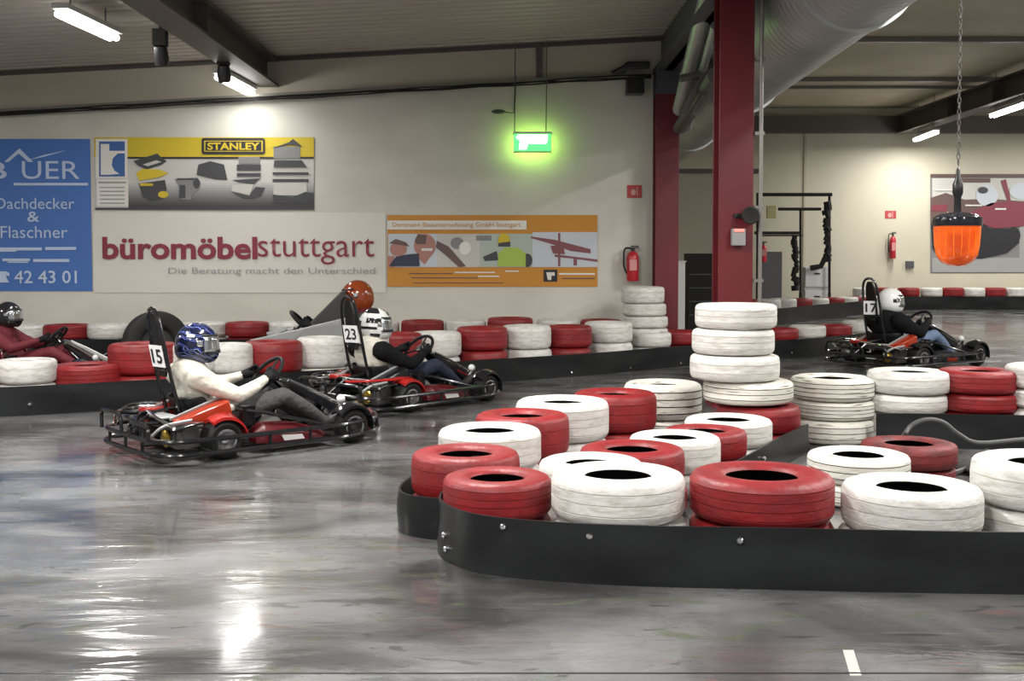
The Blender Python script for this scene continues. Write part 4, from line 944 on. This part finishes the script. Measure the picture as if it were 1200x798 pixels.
# ------------------------------------------------------------------ karts
K = dict(frame=mat('black_powder_coat', (.010, .010, .012), .22, .3, coat=.4), tyre=mat('slick_rubber', (.010, .010, .010), .6, spec=.2), rim=mat('alloy_rim', (.55, .55, .55), .22, .9), hub=mat('dark_hub', (.05, .05, .05), .4, .5),
         red=mat('red_gloss_plastic', (.34, .015, .013), .16, coat=.5), org=mat('orange_red_plastic', (.30, .030, .010), .2, coat=.5), dred=mat('dark_red_plastic', (.075, .005, .008), .25, coat=.4), blk=mat('black_gloss_plastic', (.010, .010, .012), .13, coat=.5),
         seat=mat('black_seat', (.008, .008, .009), .35, spec=.3), eng=mat('engine_alloy', (.16, .16, .16), .35, .8), gold=mat('gold_cover', (.55, .38, .08), .2, .9), chrome=mat('chrome', (.75, .75, .77), .08, 1.0), plate=mat('white_plate', (.78, .78, .78), .4), num=mat('black_numeral', (.01, .01, .01), .5),
         grey=mat('grey_plastic', (.30, .31, .31), .35), white=mat('white_plastic', (.65, .65, .64), .3), tank=mat('translucent_tank', (.55, .55, .50), .3))
def kart(label, loc, rz, number=None, pod='org', stripe='red', boxc='dred', fend='red', scale=1, plate_turn=.14, nose='blk', hoop=True, sticker='white', accent=None):
    t = thing('go_kart', label, 'go-kart', loc, rz, 'go-karts on the track', scale)
    fr = K['frame']
    def part(b, name, m, parent=None, **k): return b.build(name, m, parent or t, **k)
    # --- bumper rails all around
    def loop(z, off=0):
        e = .58 + off
        pts = [(-.50 - off, -.40, z), (-.36 - off, -e, z), (.25, -e - .015, z), (.95, -e, z), (1.30, -.42, z), (1.43 + off, -.22, z), (1.43 + off, .22, z), (1.30, .42, z), (.95, e, z), (.25, e + .015, z), (-.36 - off, e, z), (-.50 - off, .40, z)]
        return rnd(pts, .12, 4, closed=True)
    for z, off in ((.075, .012), (.165, 0)):
        b = MB(); b.tube(loop(z, off), .017, 8, closed=True); part(b, 'bumper_rail', K['frame'])
    b = MB()
    for (x, y) in ((-.50, -.3), (-.50, 0), (-.50, .3), (-.1, -.60), (-.1, .60), (.30, -.60), (.30, .60), (.62, -.595), (.62, .595), (.95, -.585), (.95, .585), (1.34, -.36), (1.34, .36), (1.43, 0)):
        b.tube([(x, y, .07), (x, y, .17)], .012, 6)
    for y in (-.25, .25): b.tube([(-.49, y, .12), (1.41, y, .10)], .014, 6)
    for x in (-.12, .35, .85): b.tube([(x, -.58, .08), (x, .58, .08)], .013, 6)
    part(b, 'bumper_bracket', fr)
    for (y0, y1, z1) in ((-.42, -.10, .27), (.06, .44, .30)):
        b = MB(); b.tube(rnd([(-.505, y0, .165), (-.51, y0, z1), (-.51, y1, z1), (-.505, y1, .165)], .06, 4), .014, 8)
        b.tube([(-.51, (y0 + y1) / 2, z1), (-.2, (y0 + y1) / 2, .25)], .011, 6); part(b, 'rear_bumper_hoop', fr)
    # --- floor pan, axle
    b = MB(); b.loft([[(x, -w, .045), (x, w, .045), (x, w, .06), (x, -w, .06)] for x, w in ((-.1, .30), (.3, .31), (.9, .29), (1.25, .24), (1.36, .18))]); part(b, 'floor_pan', K['hub'], smooth=False)
    b = MB(); b.cyl((0, -.44, .135), (0, .44, .135), .02); part(b, 'rear_axle', K['eng'])
    b = MB(); b.cyl((1.05, -.42, .13), (1.05, .42, .13), .014); part(b, 'front_axle', K['eng'])
    # --- wheels
    for (x, yc, r, w) in ((0, -.455, .138, .17), (0, .455, .138, .17), (1.05, -.445, .13, .13), (1.05, .445, .13, .13)):
        s = -1 if yc < 0 else 1
        mx = Matrix.Translation((x, yc, r)) @ Matrix.Rotation(-s * PI / 2, 4, 'X')
        b = MB(); h = w / 2; rr = .074
        b.lathe([(rr, -h * .85), (rr + .02, -h), (r - .025, -h), (r - .006, -h * .8), (r, -h * .6), (r, h * .6), (r - .006, h * .8), (r - .025, h), (rr + .02, h), (rr, h * .85)], mx, 36); wh = part(b, 'wheel', K['tyre'])
        b = MB(); b.lathe([(rr + .004, h * .86), (rr + .004, h * .98), (rr - .010, h * .98), (rr - .016, h * .5), (rr - .02, h * .2)], mx, 28); b.lathe([(rr + .002, -h * .86), (rr - .02, h * .18)], mx, 28); b.build('rim', K['rim'], wh)
        b = MB(); b.lathe([(rr - .014, h * .2), (.035, h * .3), (.028, h * .75), (0, h * .8)], mx, 24)
        for k in range(3):
            a = 2 * PI * k / 3; p = mx @ Vector((.045 * math.cos(a), .045 * math.sin(a), h * .25)); q = mx @ Vector((.045 * math.cos(a), .045 * math.sin(a), h * .5)); b.cyl(p, q, .008, n=8)
        b.build('hub', K['rim'] if x == 0 else K['hub'], wh)
    # --- fenders over the wheels
    def arch(x, yc, r, w, a0, a1, m, name):
        secs = []
        for k in range(11):
            a = a0 + (a1 - a0) * k / 10; cx = x + r * math.cos(a); cz = .135 + r * math.sin(a); ox = x + (r + .012) * math.cos(a); oz = .135 + (r + .012) * math.sin(a)
            secs.append([(cx, yc - w / 2, cz - .02), (cx, yc - w / 2, cz), (ox, yc, oz + .012), (cx, yc + w / 2, cz), (cx, yc + w / 2, cz - .02), (cx, yc, cz + .004)])
        b = MB(); b.loft(secs); part(b, name, m)
    for s in (-1, 1):
        arch(0, s * .46, .165, .17, .15, 2.2, K[fend], 'rear_fender'); arch(1.05, s * .45, .155, .15, -.2, 2.5, K['blk'], 'front_fender')
        b = MB(); b.tube([(0, s * .36, .14), (0, s * .42, .30)], .01, 6); b.tube([(1.05, s * .35, .13), (1.05, s * .40, .28)], .01, 6); part(b, 'fender_stay', fr)
        # pods beside the seat
        y0, y1 = s * .235, s * .345
        b = MB(); b.hexa([Vector(p) for p in ((-.26, y0, .25), (.16, y0, .20), (.16, y1, .20), (-.26, y1, .25), (-.28, y0, .27), (.12, y0, .405), (.12, y1, .385), (-.28, y1, .268))]); part(b, 'side_pod', K[pod], bevel=.018)
        b = MB(); b.hexa([Vector(p) for p in ((-.28, y0, .270), (.12, y0, .404), (.12, y0 + s * .02, .404), (-.28, y0 + s * .02, .270), (-.28, y0, .285), (.12, y0, .420), (.12, y0 + s * .025, .416), (-.28, y0 + s * .025, .285))]); part(b, 'pod_trim', K['grey'])
        # side boxes between the wheels
        b = MB(); b.loft([[(x, s * .33, .075), (x, s * w, .075), (x, s * w, z * .7), (x, s * (w - .05), z), (x, s * .33, z)] for x, w, z in ((.27, .44, .16), (.33, .49, .21), (.56, .51, .20), (.78, .49, .14), (.84, .45, .10))]); part(b, 'side_box', K[boxc], bevel=.01)
        b = MB(); b.hexa([Vector(p) for p in ((.46, s * .500, .085), (.62, s * .505, .085), (.62, s * .513, .085), (.46, s * .508, .085), (.44, s * .495, .125), (.60, s * .500, .12), (.60, s * .513, .12), (.44, s * .510, .125))]); part(b, 'side_sticker', K[sticker])
        b = MB(); b.tube([(.16, s * .34, .32), (.34, s * .46, .29), (.90, s * .52, .14)], .014, 6); b.box((.20, s * .36 - .035, .20), (.29, s * .36 + .035, .34)); part(b, 'side_bar', fr)
    # --- seat
    secs = []
    path = [(.42, .135, 0.15), (.30, .085, 0.06), (.12, .075, 0.10), (-.02, .13, .20), (-.10, .24, .22), (-.145, .33, .20), (-.17, .40, .12)]
    for (x, z, d) in path:
        row = []
        for k in range(13):
            a = -PI / 2 + PI * k / 12; y = math.sin(a) * .225; f = 1 - math.cos(a)
            row.append((x + f * (.16 if x < .05 else .02), y, z + f * (.02 if x < .0 else .13)))
        secs.append(row)
    b = MB(); b.loft(secs, closed=False); part(b, 'seat', K['seat'], solid=.012, sub=1)
    # --- rear deck, engines
    b = MB(); b.loft([[(x, -.50, z), (x, .50, z), (x, .50, z + .015), (x, -.50, z + .015)] for x, z in ((-.36, .225), (-.25, .25), (-.14, .26))]); part(b, 'rear_deck', K['blk'], bevel=.008)
    for s in (-1, 1):
        b = MB(); y = s * .30
        b.box((-.30, y - .10, .09), (-.10, y + .10, .21)); b.cyl((-.20, y - .11, .20), (-.20, y + .11, .20), .06)
        for k in range(7): b.box((-.315, y - .08 + k * .026, .10), (-.09, y - .072 + k * .026, .235))
        part(b, 'engine', K['eng'], bevel=.006)
        b = MB(); b.lathe([(0, 0), (.06, 0), (.065, .02), (.045, .035), (0, .04)], Matrix.Translation((-.32, y, .16)) @ Matrix.Rotation(-PI / 2, 4, 'Y'), 20); part(b, 'air_filter', K['gold' if s < 0 else 'eng'])
    b = MB(); b.box((-.30, .12, .275), (-.12, .28, .315)); part(b, 'deck_cover', K['red'], bevel=.012)
    b = MB(); b.box((-.33, -.20, .272), (-.20, .05, .292)); part(b, 'deck_cover', K['grey'], bevel=.008)
    b = MB(); b.tube(rnd([(-.38, .45, .24), (-.30, .52, .30), (-.1, .50, .31), (-.05, .30, .30)], .08), .012, 8); b.tube(rnd([(-.36, -.50, .25), (-.36, -.2, .29), (-.30, .1, .30)], .06), .012, 8); part(b, 'exhaust_pipe', K['chrome'])
    for (pts, m) in (([(-.46, .30, .20), (-.40, .42, .27), (-.25, .46, .285), (-.12, .40, .29)], 'chrome'), ([(-.44, -.05, .19), (-.36, .10, .285), (-.2, .10, .29)], 'frame'), ([(-.45, -.34, .19), (-.38, -.40, .26), (-.2, -.42, .285)], 'grey'), ([(-.47, .05, .18), (-.30, .0, .30), (-.14, -.05, .33)], 'frame')):
        b = MB(); b.tube(catmull(pts, 4), .011, 6); part(b, 'deck_rail', K[m])
    if accent:
        b = MB(); b.loft([[(x, y - .03, z), (x, y + .03, z), (x, y + .03, z + .022), (x, y - .03, z + .022)] for x, y, z in ((-.48, -.20, .285), (-.30, -.36, .29), (-.12, -.44, .295), (-.05, -.46, .305))]); part(b, 'deck_edge', K[accent], bevel=.006)
        b = MB(); b.loft([[(x, -w - .012, z - .07), (x, -w * .2, z + .006), (x, -w * .2, z - .01), (x, -w + .01, z - .08)] for x, z, w in ((.98, .352, .135), (1.10, .292, .15), (1.24, .222, .17))]); part(b, 'cowl_panel', K[accent], bevel=.004)
    # --- roll hoop with plate
    for s in ((-1, 1) if hoop else ()):
        b = MB(); b.tube(catmull([(-.14, s * .125, .26), (-.205, s * .122, .50), (-.255, s * .115, .75), (-.29, s * .095, .95), (-.30, s * .055, 1.02), (-.303, 0, 1.04)], 5), .014, 8); part(b, 'hoop_tube', fr)
    if hoop: b = MB(); b.tube([(-.225, -.12, .60), (-.225, .12, .60)], .011, 8); part(b, 'hoop_crossbar', fr)
    if hoop: b = MB(); b.loft([[(-.255 - (z - .72) * .16 + dx, y, z) for y, dx in ((-w, 0), (0, .015), (w, 0), (w, .02), (0, .035), (-w, .02))] for z, w in ((.55, .03), (.60, .065), (.80, .07), (.93, .06), (1.0, .03))]); part(b, 'headrest', K['seat'])
    if number:
        b = MB(); mx = Matrix.Translation((-.268, -.01, .70)) @ Matrix.Rotation(plate_turn, 4, 'Z') @ Matrix.Rotation(-.2, 4, 'Y')
        b.box((-.004, -.085, -.08), (.0, .085, .08), mx=mx); pl = part(b, 'number_plate', K['plate'], smooth=False)
        text_mesh(number, K['num'], 'numeral', pl, (.13, .105), lambda u, v, d: mx @ Vector((-.007, .065 - u, v - .0525)), bold=.02)
    # --- steering
    b = MB(); b.tube([(1.02, 0, .10), (.60, 0, .50)], .013, 8); b.tube([(1.02, 0, .10), (1.05, .35, .13)], .008, 6); b.tube([(1.02, 0, .10), (1.05, -.35, .13)], .008, 6); part(b, 'steering_column', fr)
    ax = (Vector((.60, 0, .50)) - Vector((1.02, 0, .10))).normalized(); q = ax.to_track_quat('Z', 'Y').to_matrix().to_4x4(); mx = Matrix.Translation((.585, 0, .515)) @ q
    b = MB(); b.tube([mx @ Vector((.155 * math.cos(2 * PI * k / 28), .155 * math.sin(2 * PI * k / 28), 0)) for k in range(28)], .016, 8, closed=True)
    for k in range(3):
        a = PI / 2 + 2 * PI * k / 3; b.tube([mx @ Vector((0, 0, -.01)), mx @ Vector((.15 * math.cos(a), .15 * math.sin(a), 0))], .009, 6)
    b.lathe([(0, .01), (.035, .005), (.035, -.02), (0, -.025)], mx, 16); part(b, 'steering_wheel', K['seat'])
    # --- nose cowl from wheel down to the front
    b = MB(); secs = []
    for (x, z, w, h) in ((.66, .49, .07, .03), (.74, .47, .095, .06), (.90, .385, .12, .08), (1.08, .29, .14, .10), (1.22, .22, .16, .11), (1.33, .15, .17, .09)):
        secs.append([(x, -w, z - h), (x, w, z - h), (x, w, z - .02), (x, w * .6, z), (x, -w * .6, z), (x, -w, z - .02)])
    b.loft(secs); nc = part(b, 'nose_cowl', K[nose], bevel=.008)
    for s in (-1, 1):
        b = MB(); b.tube([(.72, s * .088, .468), (.90, s * .112, .385), (1.08, s * .135, .288), (1.22, s * .155, .215)], .012, 6); part(b, 'cowl_stripe', K[stripe] if s > 0 else K['chrome'])
    b = MB(); b.loft([[(x, -w, .06), (x, w, .06), (x, w * .95, z), (x, -w * .95, z)] for x, w, z in ((1.24, .36, .17), (1.32, .34, .22), (1.38, .26, .19), (1.41, .18, .13))]); part(b, 'front_nose', K[boxc], bevel=.01)
    b = MB(); b.sphere((1.12, -.19, .30), .035); b.tube([(1.12, -.19, .27), (1.12, -.15, .22)], .01, 6); part(b, 'round_lamp', K['white'])
    b = MB(); b.loft([[(x, -.09, .07), (x, .09, .07), (x, .08, z), (x, -.08, z)] for x, z in ((.46, .15), (.50, .20), (.62, .21), (.68, .15))]); part(b, 'fuel_tank', K['tank'], bevel=.01)
    for s in (-1, 1):
        b = MB(); b.tube([(1.12, s * .16, .06), (1.17, s * .16, .26)], .008, 6); b.box((1.155, s * .16 - .035, .22), (1.17, s * .16 + .035, .28)); part(b, 'pedal', K['eng'])
    return t
H15 = math.radians(40); H23 = math.radians(48); H17 = math.radians(32)
c15 = (-2.38, 8.25, 0)
kart('black and red kart with number 15 on its roll hoop, nearest the viewer', c15, H15, '15', scale=1.03)
c23 = (-1.33, 10.58, 0)
kart('black and red kart with number 23 on its roll hoop, behind kart 15', c23, H23, '23', pod='blk', accent='red', scale=1.03)
c17 = (4.88, 14.45, 0)
kart('black kart with number 17 on its roll hoop, far right beyond the tyre rows', c17, H17, '17', pod='org', boxc='blk', fend='blk', plate_turn=.6, sticker='org', scale=1.12)
cX = (at(428, 400, 13.2).x, 13.2, 0)
kart('grey kart heading left on the lane between the barriers below the white banner', cX, math.radians(184), None, pod='grey', stripe='grey', boxc='grey', fend='grey', scale=1.26, nose='grey', hoop=False)
grey_extra()
cL = (at(0, 400, 12.6).x, 12.75, 0)
kart('dark red kart half out of the picture at the left edge', cL, math.radians(-2), None, pod='dred', stripe='white', fend='dred', hoop=False)

def helm_mat(name, base, dark, light, scale=4.0):
    m = bpy.data.materials.new(name); m.use_nodes = True; nt = m.node_tree; b = nt.nodes['Principled BSDF']; b.inputs['Roughness'].default_value = .14; b.inputs['Coat Weight'].default_value = .5
    tc = nt.nodes.new('ShaderNodeTexCoord'); mp = nt.nodes.new('ShaderNodeMapping'); mp.inputs['Scale'].default_value = (1, 1.6, 2.4); mp.inputs['Rotation'].default_value = (.3, .6, 0)
    n = nt.nodes.new('ShaderNodeTexWave'); n.inputs['Scale'].default_value = scale; n.inputs['Distortion'].default_value = 6; n.inputs['Detail'].default_value = 1; n.inputs['Detail Scale'].default_value = 2
    r = nt.nodes.new('ShaderNodeValToRGB'); r.color_ramp.interpolation = 'CONSTANT'; e = r.color_ramp.elements
    e[0].position = 0; e[0].color = (*dark, 1); e[1].position = .60; e[1].color = (*base, 1)
    x = e.new(.84); x.color = (*light, 1); x = e.new(.88); x.color = (*dark, 1)
    nt.links.new(tc.outputs['Object'], mp.inputs['Vector']); nt.links.new(mp.outputs[0], n.inputs['Vector']); nt.links.new(n.outputs['Fac'], r.inputs[0]); nt.links.new(r.outputs[0], b.inputs['Base Color'])
    return m
hb = helm_mat('blue_helmet_paint', (.02, .05, .32), (.008, .01, .03), (.6, .65, .75))
hw = mat('white_helmet_paint', (.72, .72, .70), .15, coat=.5); ho = mat('orange_helmet_paint', (.27, .050, .012), .15, coat=.5); hk = mat('black_helmet_paint', (.015, .015, .018), .15, coat=.5)
D = dict(torso=cream, sleeve=cream, hand=glv, leg=dgrey, shoe=shoe, skin=skn)
driver('person in a blue helmet, cream pullover and grey trousers driving kart 15', c15, H15, D, hb, yaw=math.radians(-30), scale=1.03, marks=[(hw, [(1.6, 2.1, .3, .5), (-2.0, -1.6, .35, .5)])])
D2 = dict(torso=cream, sleeve=blk, hand=glv, leg=navy, shoe=shoe, skin=skn)
driver('person in a black and white helmet and pale vest with black sleeves driving kart 23', c23, H23, D2, hw, yaw=math.radians(-38), lean=.0, scale=1.03,
       marks=[(hk, [(-2.9, -1.3, .75, 1.35), (1.3, 2.9, .75, 1.35), (-2.2, -1.25, .12, .42), (1.25, 2.2, .12, .42), (-2.6, -1.5, -.25, -.1), (-3.4, -2.6, -.9, .2), (-1.9, -1.3, -.75, -.5), (-.5, .5, .6, 1.2)])])
D3 = dict(torso=blk, sleeve=blk, hand=glv, leg=jean, shoe=shoe, skin=skn)
driver('person in a white helmet and black jacket driving kart 17', c17, H17, D3, hw, yaw=math.radians(-28), lean=.04, scale=1.12, bulk=1.2, marks=[(hk, [(-1.7, -1.4, -.1, .15)])])
D4 = dict(torso=mar, sleeve=char, hand=glv, leg=char, shoe=shoe, skin=mar)
driver('person in an orange helmet and maroon suit driving the grey kart to the left', cX, math.radians(184), D4, ho, yaw=math.radians(10), scale=1.26, lean=.04, visor=mat('amber_visor', (.25, .05, .02), .1, .3))
D5 = dict(torso=mar, sleeve=mar, hand=glv, leg=mar, shoe=shoe, skin=skn)
driver('person in a black helmet and maroon suit at the left edge of the picture', cL, math.radians(-2), D5, hk)

# --- upright black tyre on the lane behind kart 15
o = bpy.data.objects.new('upright_tyre', TM['k', 1]); COL.objects.link(o)
Yd = 13.5; p = at(183, 402, Yd); o.location = (p.x, Yd, .39); o.scale = (.39, .39, .28); o.rotation_euler = (PI / 2 - .08, 0, .55)
tag(o, 'large bare black tyre standing upright on the lane behind kart 15', 'tyre')

b = MB(); b.lathe([(0, .1), (.5, .12), (.9, .05), (.9, -.05), (.5, -.12), (0, -.1)], None, 28); hc_ = b.build('hub_cover', mat('dark_grey_cover', (.035, .037, .035), .6), o)
# ------------------------------------------------------------------ floor marks
b = MB(); y = onz(600, 789).y; b.box((-6, y - .006, 0), (6, y + .006, .0015)); struct(b.build('trim_7', mat('joint_filler', (.03, .03, .03), .3), smooth=False))
b = MB(); P = onz(994, 762); Q = onz(1003, 792); b.prism([(P.x - .02, P.y, 0), (P.x + .02, P.y, 0), (Q.x + .02, Q.y, 0), (Q.x - .02, Q.y, 0)], (0, 0, .0015))
tag(b.build('tape_mark', mat('pale_tape', (.42, .42, .40), .5), None, smooth=False), 'short strip of pale tape stuck to the floor in front of the nearest barrier', 'tape')

# ------------------------------------------------------------------ world
w = bpy.data.worlds.new('world'); S.world = w; w.use_nodes = True
w.node_tree.nodes['Background'].inputs[0].default_value = (.82, .85, .9, 1); w.node_tree.nodes['Background'].inputs[1].default_value = .36
S.view_settings.view_transform = 'Standard'; S.view_settings.look = 'None'; S.view_settings.gamma = 1; S.view_settings.use_curve_mapping = False
S.view_settings.exposure = 0.27

for o in S.objects:
    if o.parent is None and o.get('label') and not 4 <= len(o['label'].replace(',', ' ').split()) <= 16: print('LABEL', o.name, len(o['label'].split()), o['label'])
